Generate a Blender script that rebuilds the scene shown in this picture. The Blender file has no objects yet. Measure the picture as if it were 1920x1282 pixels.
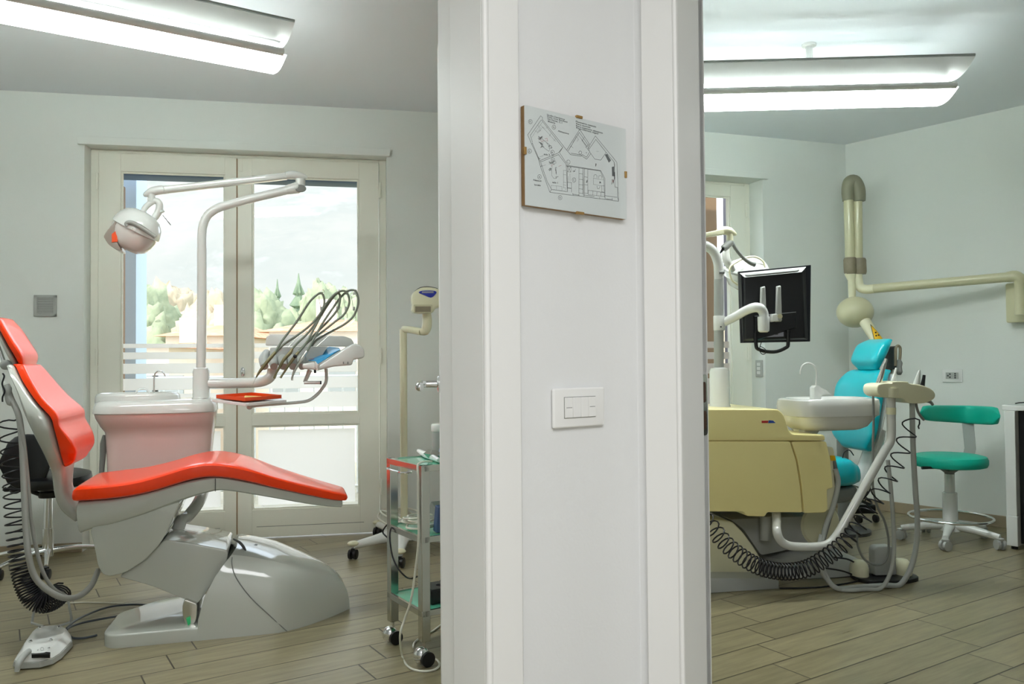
import bpy, bmesh, math, random
from mathutils import Vector, Matrix
random.seed(7)
V = Vector
PI = math.pi
COL = bpy.context.scene.collection

# ------------------------------------------------------------------ camera model
F = 1520.0; CX = 960.0; CY = 641.0; H = 1.1
PITCH = math.atan(35 / F); ROLL = .0078
cr, sr, cp_, sp_ = math.cos(ROLL), math.sin(ROLL), math.cos(PITCH), math.sin(PITCH)
RV = V((cr, sr * sp_, -sr * cp_)); UV_ = V((sr, -cr * sp_, cr * cp_)); FV = V((0, cp_, sp_))
CE = 2.70

def ray(x, y):
    return RV * ((x - CX) / F) + UV_ * ((CY - y) / F) + FV
def at(x, y, Y):
    d = ray(x, y); t = Y / d.y
    return V((d.x * t, Y, H + d.z * t))
def hz(x, y, z=0.0):
    d = ray(x, y); t = (z - H) / d.z
    return V((d.x * t, d.y * t, z))

class Fr:
    """a vertical local frame: u along, v away, z up"""
    def __init__(s, ox, oy, deg):
        a = math.radians(deg); s.o = V((ox, oy, 0)); s.u = V((math.cos(a), math.sin(a), 0)); s.v = V((-math.sin(a), math.cos(a), 0)); s.a = a
    def w(s, u, v, z):
        return s.o + s.u * u + s.v * v + V((0, 0, z))
    def hit(s, x, y, v=0.0):
        d = ray(x, y); t = (v + s.o.dot(s.v)) / d.dot(s.v)
        p = V((0, 0, H)) + d * t
        return ((p - s.o).dot(s.u), p.z)
    def hw(s, x, y, v=0.0):
        u, z = s.hit(x, y, v); return s.w(u, v, z)
    def loc(s, p):
        q = p - s.o
        return (q.dot(s.u), q.dot(s.v), p.z)

def crop(ox, oy, sc):
    return lambda x, y: (ox + x / sc, oy + y / sc)
C1 = crop(0, 560, 3.052); C2 = crop(0, 900, 3.357); C3 = crop(180, 300, 3.052); C4 = crop(380, 500, 4.274); C5 = crop(340, 780, 2.554)
D8 = crop(0, 640, 2.514); W1 = crop(140, 560, 4.006); LZ = crop(180, 340, 8.01)
R1 = crop(1310, 60, 3.052); R2 = crop(1310, 380, 3.56); R3 = crop(1310, 680, 2.564); R4 = crop(1540, 600, 2.289)
X2 = crop(1560, 480, 7.12); X3 = crop(1580, 620, 7.12); X4 = crop(1320, 320, 6.41)
T6 = crop(640, 880, 5.827); T7 = crop(740, 530, 11.656); T8 = crop(720, 780, 7.12); TB = crop(660, 800, 2.66); P5 = crop(960, 170, 4.93)
FC = crop(0, 1120, 6.4)

# ------------------------------------------------------------------ materials
def lin(c):
    c = c / 255.0
    return c / 12.92 if c <= .04045 else ((c + .055) / 1.055) ** 2.4
def S(r, g, b): return (lin(r), lin(g), lin(b), 1)
def mat(name, col, rough=.5, metal=0.0, coat=0.0, bump=0.0, bscale=60.0, var=0.0, vscale=6.0, trans=0.0, spec=.5):
    m = bpy.data.materials.new(name); m.use_nodes = True
    n = m.node_tree.nodes; l = m.node_tree.links
    b = n['Principled BSDF']
    b.inputs['Base Color'].default_value = col; b.inputs['Roughness'].default_value = rough
    b.inputs['Metallic'].default_value = metal; b.inputs['Coat Weight'].default_value = coat
    b.inputs['Coat Roughness'].default_value = .06
    b.inputs['Transmission Weight'].default_value = trans
    b.inputs['Specular IOR Level'].default_value = spec
    tc = n.new('ShaderNodeTexCoord')
    if var > 0:
        no = n.new('ShaderNodeTexNoise'); no.inputs['Scale'].default_value = vscale; no.inputs['Detail'].default_value = 4
        l.new(tc.outputs['Object'], no.inputs['Vector'])
        mx = n.new('ShaderNodeMix'); mx.data_type = 'RGBA'
        mx.inputs['A'].default_value = tuple(c * (1 - var) for c in col[:3]) + (1,)
        mx.inputs['B'].default_value = tuple(min(1, c * (1 + var)) for c in col[:3]) + (1,)
        l.new(no.outputs['Fac'], mx.inputs['Factor']); l.new(mx.outputs['Result'], b.inputs['Base Color'])
    if bump > 0:
        no = n.new('ShaderNodeTexNoise'); no.inputs['Scale'].default_value = bscale; no.inputs['Detail'].default_value = 3
        l.new(tc.outputs['Object'], no.inputs['Vector'])
        bp = n.new('ShaderNodeBump'); bp.inputs['Strength'].default_value = bump; bp.inputs['Distance'].default_value = .002
        l.new(no.outputs['Fac'], bp.inputs['Height']); l.new(bp.outputs['Normal'], b.inputs['Normal'])
    return m
def emat(name, col, strength):
    m = bpy.data.materials.new(name); m.use_nodes = True; n = m.node_tree.nodes; l = m.node_tree.links
    b = n['Principled BSDF']; b.inputs['Base Color'].default_value = col
    b.inputs['Emission Color'].default_value = col; b.inputs['Emission Strength'].default_value = strength
    return m

M = {}
M['wall'] = mat('wall_paint', S(231, 234, 229), .85, bump=.25, bscale=140, spec=.2)
M['wallc'] = mat('corridor_plaster', S(230, 231, 231), .85, bump=.3, bscale=150, spec=.2)
M['ceil'] = mat('ceiling_paint', S(232, 236, 240), .9, spec=.2)
M['lacq'] = mat('white_door_lacquer', S(238, 238, 236), .4)
M['cream'] = mat('cream_window_paint', S(246, 245, 232), .4)
M['white'] = mat('white_plastic', S(232, 233, 230), .22, coat=.4)
M['pink'] = mat('pale_pink_gloss_shell', S(232, 196, 190), .14, coat=.7)
M['gwhite'] = mat('glossy_white_shell', S(216, 216, 211), .14, coat=.7)
M['based'] = mat('glossy_grey_base_shell', S(192, 195, 187), .12, coat=.8)
M['shell'] = mat('pearl_grey_shell', S(190, 193, 184), .15, coat=.7)
M['lgrey'] = mat('light_grey_plastic', S(176, 178, 174), .4)
M['mgrey'] = mat('mid_grey_rubber', S(128, 130, 126), .5)
M['dgrey'] = mat('dark_grey_plastic', S(74, 76, 76), .4)
M['black'] = mat('black_plastic', S(16, 17, 20), .35)
M['blackr'] = mat('black_rubber', S(14, 14, 22), .45)
M['orange'] = mat('orange_leatherette', S(250, 62, 0), .34, coat=.5, spec=.3, bump=.06, bscale=300)
M['orangep'] = mat('orange_tray_plastic_and_reflection', S(226, 76, 20), .35)
M['teal'] = mat('turquoise_leatherette', S(6, 186, 200), .32, coat=.5, bump=.06, bscale=300)
M['teald'] = mat('teal_stool_vinyl', S(0, 184, 158), .5)
M['chrome'] = mat('chrome', (.82, .83, .84, 1), .12, 1.0)
M['steel'] = mat('polished_steel', (.62, .61, .56, 1), .22, 1.0, bump=.1, bscale=40)
M['beige'] = mat('yellowed_beige_plastic', S(246, 232, 164), .28, coat=.3, var=.03, vscale=3)
M['beigel'] = mat('pale_cream_plastic', S(230, 226, 194), .3, coat=.3)
M['xray'] = mat('aged_cream_enamel', S(206, 202, 166), .3, coat=.3)
M['xbrown'] = mat('worn_grey_brown_coupling', S(140, 130, 108), .5, var=.25, vscale=25)
M['xcap'] = mat('olive_grey_elbow_cap', S(142, 140, 118), .5)
M['hose'] = mat('grey_hose_rubber', S(150, 150, 144), .35)
M['hoseg'] = mat('olive_grey_hose', S(120, 126, 112), .35)
M['green'] = mat('green_glass_shelf', S(105, 200, 168), .1, coat=.5)
M['blue'] = mat('blue_keypad', S(62, 160, 214), .3)
M['dblue'] = mat('dark_blue_display', S(44, 56, 170), .2)
M['paper'] = mat('white_paper', S(222, 225, 224), .5, spec=.2)
M['ink'] = mat('pencil_ink', S(34, 35, 37), .8)
M['inkl'] = mat('faint_pencil', S(112, 115, 116), .8)
M['inkr'] = mat('red_pencil', S(196, 110, 110), .8)
M['frame'] = mat('bare_wood_edge', S(150, 118, 76), .6)
M['brass'] = mat('brass_clip', S(176, 140, 84), .4, .6)
M['cable'] = mat('white_cable', S(222, 220, 206), .4)
M['dcable'] = mat('dark_blue_grey_cable', S(70, 78, 86), .4)
M['bb'] = mat('beige_tile_skirting', S(160, 146, 122), .5)
M['yellow'] = mat('yellow_warning_label', S(236, 184, 20), .5)
M['brownw'] = mat('brown_wood_shutter', S(150, 122, 92), .6, var=.12, vscale=3)
M['lilac'] = mat('lilac_grey_post', S(150, 150, 165), .5)
M['pillar'] = mat('pale_blue_render', S(196, 212, 228), .8)
M['shut'] = mat('dark_blue_awning', S(52, 74, 104), .6)
M['red'] = mat('red_mark', S(190, 40, 40), .5)
M['bluem'] = mat('blue_mark', S(50, 80, 170), .5)
M['bronze'] = mat('dull_bronze_handpiece', S(136, 128, 96), .3, .7)
M['lampglass'] = mat('lamp_visor', S(214, 206, 200), .12, coat=.6)
M['smoke'] = mat('taupe_visor', S(150, 138, 128), .2, coat=.4)
M['blackgl'] = mat('monitor_back', S(22, 24, 32), .3)

def glass_mat():
    m = bpy.data.materials.new('window_glass'); m.use_nodes = True; n = m.node_tree.nodes; l = m.node_tree.links
    n.remove(n['Principled BSDF']); o = n['Material Output']
    t = n.new('ShaderNodeBsdfTransparent'); t.inputs[0].default_value = (.97, .98, .98, 1)
    g = n.new('ShaderNodeBsdfGlossy'); g.inputs['Roughness'].default_value = .02
    f = n.new('ShaderNodeFresnel'); f.inputs['IOR'].default_value = 1.45
    mx = n.new('ShaderNodeMixShader'); gm = n.new('ShaderNodeNewGeometry'); iv = n.new('ShaderNodeMath'); iv.operation = 'SUBTRACT'; iv.inputs[0].default_value = 1; l.new(gm.outputs['Backfacing'], iv.inputs[1]); mu = n.new('ShaderNodeMath'); mu.operation = 'MULTIPLY'; l.new(f.outputs[0], mu.inputs[0]); l.new(iv.outputs[0], mu.inputs[1]); l.new(mu.outputs[0], mx.inputs[0]); l.new(t.outputs[0], mx.inputs[1]); l.new(g.outputs[0], mx.inputs[2]); l.new(mx.outputs[0], o.inputs[0])
    return m
def frost_mat():
    m = bpy.data.materials.new('frosted_film'); m.use_nodes = True; n = m.node_tree.nodes; l = m.node_tree.links
    n.remove(n['Principled BSDF']); o = n['Material Output']
    t = n.new('ShaderNodeBsdfTranslucent'); t.inputs[0].default_value = (.86, .83, .79, 1)
    d = n.new('ShaderNodeBsdfDiffuse'); d.inputs[0].default_value = (.85, .85, .82, 1)
    tr = n.new('ShaderNodeBsdfTransparent')
    a = n.new('ShaderNodeMixShader'); a.inputs[0].default_value = .12; l.new(t.outputs[0], a.inputs[1]); l.new(d.outputs[0], a.inputs[2])
    b = n.new('ShaderNodeMixShader'); b.inputs[0].default_value = .1; l.new(a.outputs[0], b.inputs[1]); l.new(tr.outputs[0], b.inputs[2])
    l.new(b.outputs[0], o.inputs[0]); return m
def opal_mat():  # for the sheet added above the lamp tubes to soften their upward light
    m = bpy.data.materials.new('opal_glow_softener'); m.use_nodes = True; n = m.node_tree.nodes; l = m.node_tree.links
    n.remove(n['Principled BSDF']); o = n['Material Output']
    t = n.new('ShaderNodeBsdfTranslucent'); t.inputs[0].default_value = (.8, .8, .8, 1)
    d = n.new('ShaderNodeBsdfDiffuse'); d.inputs[0].default_value = (.85, .85, .85, 1)
    a = n.new('ShaderNodeMixShader'); a.inputs[0].default_value = .5; l.new(t.outputs[0], a.inputs[1]); l.new(d.outputs[0], a.inputs[2]); l.new(a.outputs[0], o.inputs[0])
    return m
M['opal'] = opal_mat(); M['glass'] = glass_mat(); M['frost'] = frost_mat()
TINT = (.93, 1.0, .98, 1)
M['diff'] = emat('lit_lamp_diffuser', TINT, 19.5)
M['tube'] = emat('lit_fluorescent_tube', TINT, 9.0)
M['led'] = emat('green_switch_light', S(30, 120, 70), .6)

def floor_mat():
    m = bpy.data.materials.new('wood_look_tiles'); m.use_nodes = True; n = m.node_tree.nodes; l = m.node_tree.links
    b = n['Principled BSDF']; b.inputs['Roughness'].default_value = .33
    g = n.new('ShaderNodeNewGeometry'); sx = n.new('ShaderNodeSeparateXYZ'); l.new(g.outputs['Position'], sx.inputs[0])
    def mt(op, a, bb=None, c=None):
        q = n.new('ShaderNodeMath'); q.operation = op
        for i, x in enumerate((a, bb, c)):
            if x is None: continue
            if isinstance(x, (int, float)): q.inputs[i].default_value = x
            else: l.new(x, q.inputs[i])
        return q.outputs[0]
    an = math.radians(32.5); c_, s_ = math.cos(an), math.sin(an)
    s = mt('ADD', mt('MULTIPLY', sx.outputs[0], c_), mt('MULTIPLY', sx.outputs[1], s_))
    t = mt('ADD', mt('MULTIPLY', sx.outputs[0], -s_), mt('MULTIPLY', sx.outputs[1], c_))
    tr = mt('ADD', mt('DIVIDE', t, .165), 20 - .05)
    row = mt('FLOOR', tr); fv = mt('FRACT', tr)
    s2 = mt('ADD', mt('DIVIDE', mt('SUBTRACT', s, mt('MULTIPLY', mt('SUBTRACT', row, 20), .11)), .9), 40 - .288)
    colm = mt('FLOOR', s2); fu = mt('FRACT', s2)
    eu = mt('MULTIPLY', mt('MINIMUM', fu, mt('SUBTRACT', 1.0, fu)), .9)
    ev = mt('MULTIPLY', mt('MINIMUM', fv, mt('SUBTRACT', 1.0, fv)), .165)
    e = mt('MINIMUM', eu, ev)
    gr = n.new('ShaderNodeMapRange'); gr.interpolation_type = 'SMOOTHSTEP'
    gr.inputs['From Min'].default_value = .0018; gr.inputs['From Max'].default_value = .0036; l.new(e, gr.inputs['Value'])
    cb = n.new('ShaderNodeCombineXYZ'); l.new(row, cb.inputs[0]); l.new(colm, cb.inputs[1])
    wn = n.new('ShaderNodeTexWhiteNoise'); l.new(cb.outputs[0], wn.inputs['Vector'])
    cg = n.new('ShaderNodeCombineXYZ'); l.new(mt('MULTIPLY', s, 2.0), cg.inputs[0]); l.new(mt('MULTIPLY', t, 22.0), cg.inputs[1]); l.new(mt('MULTIPLY', wn.outputs['Value'], 30.0), cg.inputs[2])
    no = n.new('ShaderNodeTexNoise'); no.inputs['Scale'].default_value = 2.0; no.inputs['Detail'].default_value = 6; no.inputs['Roughness'].default_value = .65
    l.new(cg.outputs[0], no.inputs['Vector'])
    ramp = n.new('ShaderNodeValToRGB'); ramp.color_ramp.elements[0].position = .25; ramp.color_ramp.elements[1].position = .78
    ramp.color_ramp.elements[0].color = S(116, 108, 82); ramp.color_ramp.elements[1].color = S(162, 151, 120)
    l.new(no.outputs['Fac'], ramp.inputs[0])
    hv = n.new('ShaderNodeHueSaturation'); l.new(ramp.outputs[0], hv.inputs['Color'])
    l.new(mt('ADD', .9, mt('MULTIPLY', wn.outputs['Value'], .2)), hv.inputs['Value'])
    mx = n.new('ShaderNodeMix'); mx.data_type = 'RGBA'; mx.inputs['A'].default_value = S(62, 54, 40)
    l.new(gr.outputs[0], mx.inputs['Factor']); l.new(hv.outputs[0], mx.inputs['B']); l.new(mx.outputs['Result'], b.inputs['Base Color'])
    rr = n.new('ShaderNodeMapRange'); rr.inputs['To Min'].default_value = .22; rr.inputs['To Max'].default_value = .42
    l.new(no.outputs['Fac'], rr.inputs['Value']); l.new(rr.outputs[0], b.inputs['Roughness'])
    bp = n.new('ShaderNodeBump'); bp.inputs['Strength'].default_value = .5; bp.inputs['Distance'].default_value = .002
    l.new(gr.outputs[0], bp.inputs['Height']); l.new(bp.outputs['Normal'], b.inputs['Normal'])
    return m
M['floor'] = floor_mat()

# ------------------------------------------------------------------ mesh tools
class MB:
    def __init__(s): s.v = []; s.f = []
    def add(s, vs, fs):
        b = len(s.v); s.v += [V(p) for p in vs]; s.f += [tuple(i + b for i in f) for f in fs]; return s
    def box(s, c, sx, sy, sz, fr=None):
        """centre c, sizes along u, v, z"""
        u = fr.u if fr else V((1, 0, 0)); v = fr.v if fr else V((0, 1, 0)); z = V((0, 0, 1)); c = V(c)
        vs = [c + u * (i * sx / 2) + v * (j * sy / 2) + z * (k * sz / 2) for k in (-1, 1) for j in (-1, 1) for i in (-1, 1)]
        return s.add(vs, [(0, 2, 3, 1), (4, 5, 7, 6), (0, 1, 5, 4), (2, 6, 7, 3), (0, 4, 6, 2), (1, 3, 7, 5)])
    def ub(s, fr, u0, u1, v0, v1, z0, z1):
        return s.box(fr.w((u0 + u1) / 2, (v0 + v1) / 2, (z0 + z1) / 2), abs(u1 - u0), abs(v1 - v0), abs(z1 - z0), fr)
    def loft(s, rings, cap=True, closed=False):
        n = len(rings[0]); vs = [p for r in rings for p in r]; fs = []
        k = len(rings)
        for i in range(k if closed else k - 1):
            a = i * n; b = ((i + 1) % k) * n
            for j in range(n):
                fs.append((a + j, a + (j + 1) % n, b + (j + 1) % n, b + j))
        if cap and not closed:
            fs.append(tuple(reversed(range(n)))); fs.append(tuple(range((k - 1) * n, k * n)))
        return s.add(vs, fs)
    def tube(s, pts, r, n=10, sm=0, closed=False, cap=True):
        pts = [V(p) for p in pts]
        rs = list(r) if isinstance(r, (list, tuple)) else [r] * len(pts)
        if sm: pts, rs = cr3(pts, rs, sm, closed)
        k = len(pts); rings = []; nrm = None
        for i, p in enumerate(pts):
            if closed: t = pts[(i + 1) % k] - pts[i - 1]
            else: t = pts[min(i + 1, k - 1)] - pts[max(i - 1, 0)]
            if t.length < 1e-9: t = V((0, 0, 1))
            t.normalize()
            if nrm is None:
                nrm = t.cross(V((0, 0, 1)));
                if nrm.length < .05: nrm = t.cross(V((1, 0, 0)))
            nrm = (nrm - t * nrm.dot(t)).normalized(); bn = t.cross(nrm)
            rings.append([p + (nrm * math.cos(a) + bn * math.sin(a)) * rs[i] for a in [2 * PI * j / n for j in range(n)]])
        return s.loft(rings, cap, closed)
    def lathe(s, prof, c, ax=(0, 0, 1), n=24, sx=1.0, sy=1.0, xd=None):
        """prof [(r, h)] along axis ax from c"""
        ax = V(ax).normalized(); c = V(c)
        x = V(xd) if xd else (ax.cross(V((0, 0, 1))) if abs(ax.z) < .95 else V((1, 0, 0)))
        x = (x - ax * x.dot(ax)).normalized(); y = ax.cross(x)
        rings = [[c + ax * h + (x * math.cos(a) * sx + y * math.sin(a) * sy) * max(r, .0004) for a in [2 * PI * j / n for j in range(n)]] for r, h in prof]
        return s.loft(rings)
    def ell(s, c, rx, ry, rz, fr=None, n=16, m=10):
        u = fr.u if fr else V((1, 0, 0)); v = fr.v if fr else V((0, 1, 0)); c = V(c); rings = []
        for i in range(1, m):
            t = PI * i / m; rings.append([c + V((0, 0, -math.cos(t) * rz)) + u * (math.sin(t) * rx * math.cos(a)) + v * (math.sin(t) * ry * math.sin(a)) for a in [2 * PI * j / n for j in range(n)]])
        return s.loft(rings)
    def plate(s, pts, th, nd=None):
        pts = [V(p) for p in pts]; nn = V(nd) if nd else (pts[1] - pts[0]).cross(pts[2] - pts[1])
        nn.normalize()
        return s.loft([pts, [p + nn * th for p in pts]])
    def slab(s, fr, poly, v0, v1, r=.01, n=3, warp=None):
        """poly of (u,z) extruded along v with rounded side edges"""
        r = min(r, abs(v1 - v0) / 2 - 1e-4); sg = 1 if v1 > v0 else -1
        while r > 2e-4 and flips(poly, r): r *= .7
        lv = []
        for i in range(n + 1):
            a = PI / 2 * i / n; lv.append((v0 + sg * r * (1 - math.sin(a)), r * (1 - math.cos(a))))
        lv = [(v0 + sg * r * (1 - math.sin(PI / 2 * i / n)), r * (1 - math.cos(PI / 2 * i / n))) for i in range(n, -1, -1)]
        lv2 = [(v1 - sg * (v - v0) * sg, d) for v, d in reversed(lv)]
        rings = []
        for v, d in lv + lv2:
            q = inset(poly, d)
            ring = []
            for (u, z) in q:
                if warp: ring.append(fr.w(*warp(u, v, z)))
                else: ring.append(fr.w(u, v, z))
            rings.append(ring)
        return s.loft(rings)
    def hslab(s, pts, z0, z1, r=0.0, n=3):
        """horizontal polygon (world xy) extruded up with rounded top edge"""
        P = [(p[0], p[1]) for p in pts]
        rings = [[V((x, y, z0)) for x, y in P]]
        if r <= 0: rings.append([V((x, y, z1)) for x, y in P])
        else:
            for i in range(n + 1):
                a = PI / 2 * i / n
                rings.append([V((x, y, z1 - r + r * math.sin(a))) for x, y in inset(P, r * (1 - math.cos(a)))])
        return s.loft(rings)

def inset(poly, d):
    if d <= 1e-7: return list(poly)
    k = len(poly); ar = sum(poly[i][0] * poly[(i + 1) % k][1] - poly[(i + 1) % k][0] * poly[i][1] for i in range(k))
    sg = 1 if ar > 0 else -1; out = []
    for i in range(k):
        a, b, c = V(poly[i - 1]), V(poly[i]), V(poly[(i + 1) % k])
        e1 = (b - a); e2 = (c - b)
        if e1.length < 1e-7 or e2.length < 1e-7: out.append(tuple(b)); continue
        e1.normalize(); e2.normalize()
        n1 = V((-e1.y, e1.x)) * sg; n2 = V((-e2.y, e2.x)) * sg; m = n1 + n2
        if m.length < .2: m = n1
        m.normalize(); q = max(.45, m.dot(n1)); p = b + m * (d / q); out.append((p.x, p.y))
    return out
def flips(poly, d):
    q = inset(poly, d); k = len(poly)
    for i in range(k):
        a = V(poly[(i + 1) % k]) - V(poly[i]); b = V(q[(i + 1) % k]) - V(q[i])
        if a.length > 1e-6 and a.dot(b) < -1e-10: return True
    return False
def cr3(pts, rs, k, closed=False):
    out = []; ro = []; n = len(pts)
    g = (lambda i: i % n) if closed else (lambda i: max(0, min(n - 1, i)))
    for i in range(n if closed else n - 1):
        a, b, c, d = pts[g(i - 1)], pts[g(i)], pts[g(i + 1)], pts[g(i + 2)]
        for j in range(k):
            t = j / k
            out.append(.5 * ((2 * b) + (c - a) * t + (2 * a - 5 * b + 4 * c - d) * t * t + (3 * b - a - 3 * c + d) * t ** 3))
            ro.append(rs[g(i)] * (1 - t) + rs[g(i + 1)] * t)
    if not closed: out.append(pts[-1]); ro.append(rs[-1])
    return out, ro
def sm2(pts, k=4):
    """smooth closed 2-D outline"""
    o, _ = cr3([V(p) for p in pts], [0] * len(pts), k, True)
    return [(p.x, p.y) for p in o]
def rc(pts, r, n=4):
    """round the corners of a closed 2-D outline"""
    out = []; k = len(pts)
    for i in range(k):
        a, b, c = V(pts[i - 1]), V(pts[i]), V(pts[(i + 1) % k])
        d1 = (a - b); d2 = (c - b); q = min(r, d1.length * .45, d2.length * .45)
        p1 = b + d1.normalized() * q; p2 = b + d2.normalized() * q
        for j in range(n + 1):
            t = j / n; p = p1 * (1 - t) ** 2 + b * 2 * t * (1 - t) + p2 * t * t; out.append((p.x, p.y))
    return out
def sgp(x, e): return math.copysign(abs(x) ** e, x)
def cushion(mb, fr, vc, secs, e=.45, n=28, k=4, dish=0.0, cap=.02, px=True):
    """loft of rounded sections; each sec = (pxB, pxF, halfwidth) with the near edge seen at pixel B (back/bottom) and F (front/top)"""
    P = []
    for B, Fp, hw in secs:
        if px:
            b = fr.hit(B[0], B[1], vc - hw); f = fr.hit(Fp[0], Fp[1], vc - hw)
        else: b, f = B, Fp
        P.append(V((b[0], b[1], f[0]))); 
    Q = [V((fr.hit(s_[1][0], s_[1][1], vc - s_[2])[1] if px else s_[1][1], s_[2], 0)) for s_ in secs]
    if k > 1:
        P, _ = cr3(P, [0] * len(P), k); Q, _ = cr3(Q, [0] * len(Q), k)
    L = [(V((p.x, p.y)), V((p.z, q.x)), q.y) for p, q in zip(P, Q)]
    def end(a, b, sgn):
        c = (a[0] + a[1]) / 2; d = (c - (b[0] + b[1]) / 2).normalized(); res = []
        for t in (.45, .8, 1.0):
            sc_ = math.sqrt(max(0, 1 - t * t)) * .9 + .1; o = d * cap * t
            h = (a[1] - a[0]) / 2
            res.append((c + o - h * sc_, c + o + h * sc_, a[2] - cap * (1 - sc_) * 1.2))
        return res
    if cap:
        A = end(L[0], L[1], 1); Z = end(L[-1], L[-2], 1); L = list(reversed(A)) + L + Z
    rings = []
    for b, f, hw in L:
        c = (b + f) / 2; h = (f - b) / 2; ring = []
        for j in range(n):
            a = 2 * PI * j / n; ca = sgp(math.cos(a), e); sa = sgp(math.sin(a), e)
            dd = 1 - (dish * (1 - sa * sa) if ca > 0 else 0)
            p = c + h * (ca * dd); ring.append(fr.w(p.x, vc + hw * sa, p.y))
        rings.append(ring)
    return mb.loft(rings)

ROOT = {}
def mesh_obj(name, mb, m, loc, smooth=38):
    me = bpy.data.meshes.new(name)
    me.from_pydata([tuple(p - loc) for p in mb.v], [], mb.f); me.validate()
    bm = bmesh.new(); bm.from_mesh(me); bmesh.ops.recalc_face_normals(bm, faces=bm.faces)
    th = math.radians(smooth)
    for f in bm.faces: f.smooth = True
    for ed in bm.edges:
        if len(ed.link_faces) == 2 and ed.calc_face_angle(0) > th: ed.smooth = False
    bm.to_mesh(me); bm.free()
    o = bpy.data.objects.new(name, me); me.materials.append(M[m] if isinstance(m, str) else m); COL.objects.link(o)
    return o
def obj(name, mb, m, parent=None, bev=0.0, label=None, cat=None, group=None, kind=None, smooth=38):
    if parent is None:
        xs = [p.x for p in mb.v]; ys = [p.y for p in mb.v]; loc = V(((min(xs) + max(xs)) / 2, (min(ys) + max(ys)) / 2, min(p.z for p in mb.v)))
    else: loc = ROOT[parent.name]
    o = mesh_obj(name, mb, m, loc, smooth)
    if parent is None: o.location = loc
    else: o.parent = parent
    ROOT[o.name] = loc
    if bev:
        b = o.modifiers.new('bevel', 'BEVEL'); b.width = bev; b.segments = 2; b.limit_method = 'ANGLE'; b.angle_limit = math.radians(40)
    for k, x in (('label', label), ('category', cat), ('group', group), ('kind', kind)):
        if x: o[k] = x
    return o
def thing(name, label, cat, loc, group=None):
    o = bpy.data.objects.new(name, None); COL.objects.link(o); o.location = loc; o.empty_display_size = .1; ROOT[o.name] = V(loc)
    if label: o['label'] = label
    if cat: o['category'] = cat
    if group: o['group'] = group
    return o
def struct(name, mb, m, parent=None, bev=0.0):
    return obj(name, mb, m, parent, bev, kind=None if parent else 'structure')
def sempty(name, loc):
    o = thing(name, None, None, loc); o['kind'] = 'structure'; return o
# ------------------------------------------------------------------ frames of the building
def wallframe(a, b):
    p = hz(*a, CE); q = hz(*b, CE); return Fr(p.x, p.y, math.degrees(math.atan2(q.y - p.y, q.x - p.x)))
LW = wallframe((0, 169), (822, 211))          # back wall, left room
RW = wallframe((1323, 247), (1585, 271))      # back wall, right room
_c = hz(1585, 271, CE); _d = hz(1920, 197, CE)
SW = Fr(_c.x, _c.y, math.degrees(math.atan2(_d.y - _c.y, _d.x - _c.x)))  # side wall, right room; v points out of the room
_a = hz(978, 640, 1.1001) if False else None
MW = Fr(.0198, 1.676, 36.2)                   # corridor wall piece with the plan
cor = MW.hw(1195, 640, 0); cu = MW.loc(cor)[0]
NW = Fr(cor.x, cor.y, -34.0)                  # corridor wall with the right doorway; v points into the room

# ------------------------------------------------------------------ shell
mb = MB().box((0.4, 2.6, -.05), 12, 12.6, .1); struct('floor', mb, 'floor')
mb = MB().box((0.4, 1.55, CE + .1), 12, 10.0, .2)
def wall_with_hole(name, fr, u0, u1, h0, h1, zt, v0, v1, m='wall', zb=0.0):
    b = MB()
    if h0 > u0: b.ub(fr, u0, h0, v0, v1, 0, CE)
    if h1 < u1: b.ub(fr, h1, u1, v0, v1, 0, CE)
    b.ub(fr, h0, h1, v0, v1, zt, CE)
    return struct(name, b, m)
TH = .42
# left back wall with french door opening
uL0 = LW.hit(157, 560, 0)[0]; uL1 = LW.hit(726, 560, 0)[0]
zt = LW.hit(450, 268, 0)[1]
FD = .12                                       # frame depth inside opening
ztopL = LW.hit(450, 290, FD)[1]
zt = ztopL
P_end = LW.loc(V((.2, 5.4, 0)))[0]
wall_with_hole('wall_back_left', LW, -.45, P_end + .2, uL0, uL1, zt, 0, TH)
uR1 = RW.hit(1433, 560, 0)[0]; ztR = RW.hit(1350, 341, .16)[1]
uRc = RW.loc(SW.o)[0]
wall_with_hole('wall_back_right', RW, -1.25, uRc, uR1 - 1.72, uR1, ztR, 0, TH)
# ceiling follows the outer walls so the daylight reaches the balcony
pts = [LW.w(-.6, TH, 0), LW.w(P_end + .2, TH, 0), RW.w(-1.2, TH, 0), RW.w(uRc + .1, TH, 0), SW.w(.1, .35, 0), SW.w(4.6, .35, 0), V((5.9, -3.4, 0)), V((-5.6, -3.4, 0)), V((-5.6, LW.w(-.6, TH, 0).y - .4, 0))]
obj('ceiling', MB().hslab([(p.x, p.y) for p in pts], CE, CE + .25), 'ceil', kind='structure')
struct('wall_right', MB().ub(SW, -.05, 4.2, 0, .2, 0, CE), 'wall')
e = SW.w(4.2, 0, 0)
struct('wall_right_side', MB().box((e.x + .08, (e.y - 2.2) / 2, CE / 2), .16, e.y + 2.6, CE), 'wall')
w0 = LW.w(-.4, 0, 0)
struct('wall_left', MB().box((w0.x - .1, (w0.y + .2 - 2.2) / 2, CE / 2), .2, w0.y + 2.6, CE), 'wall')
struct('wall_partition', MB().box((.22, 3.72, CE / 2), .12, 3.5, CE), 'wall')
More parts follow.
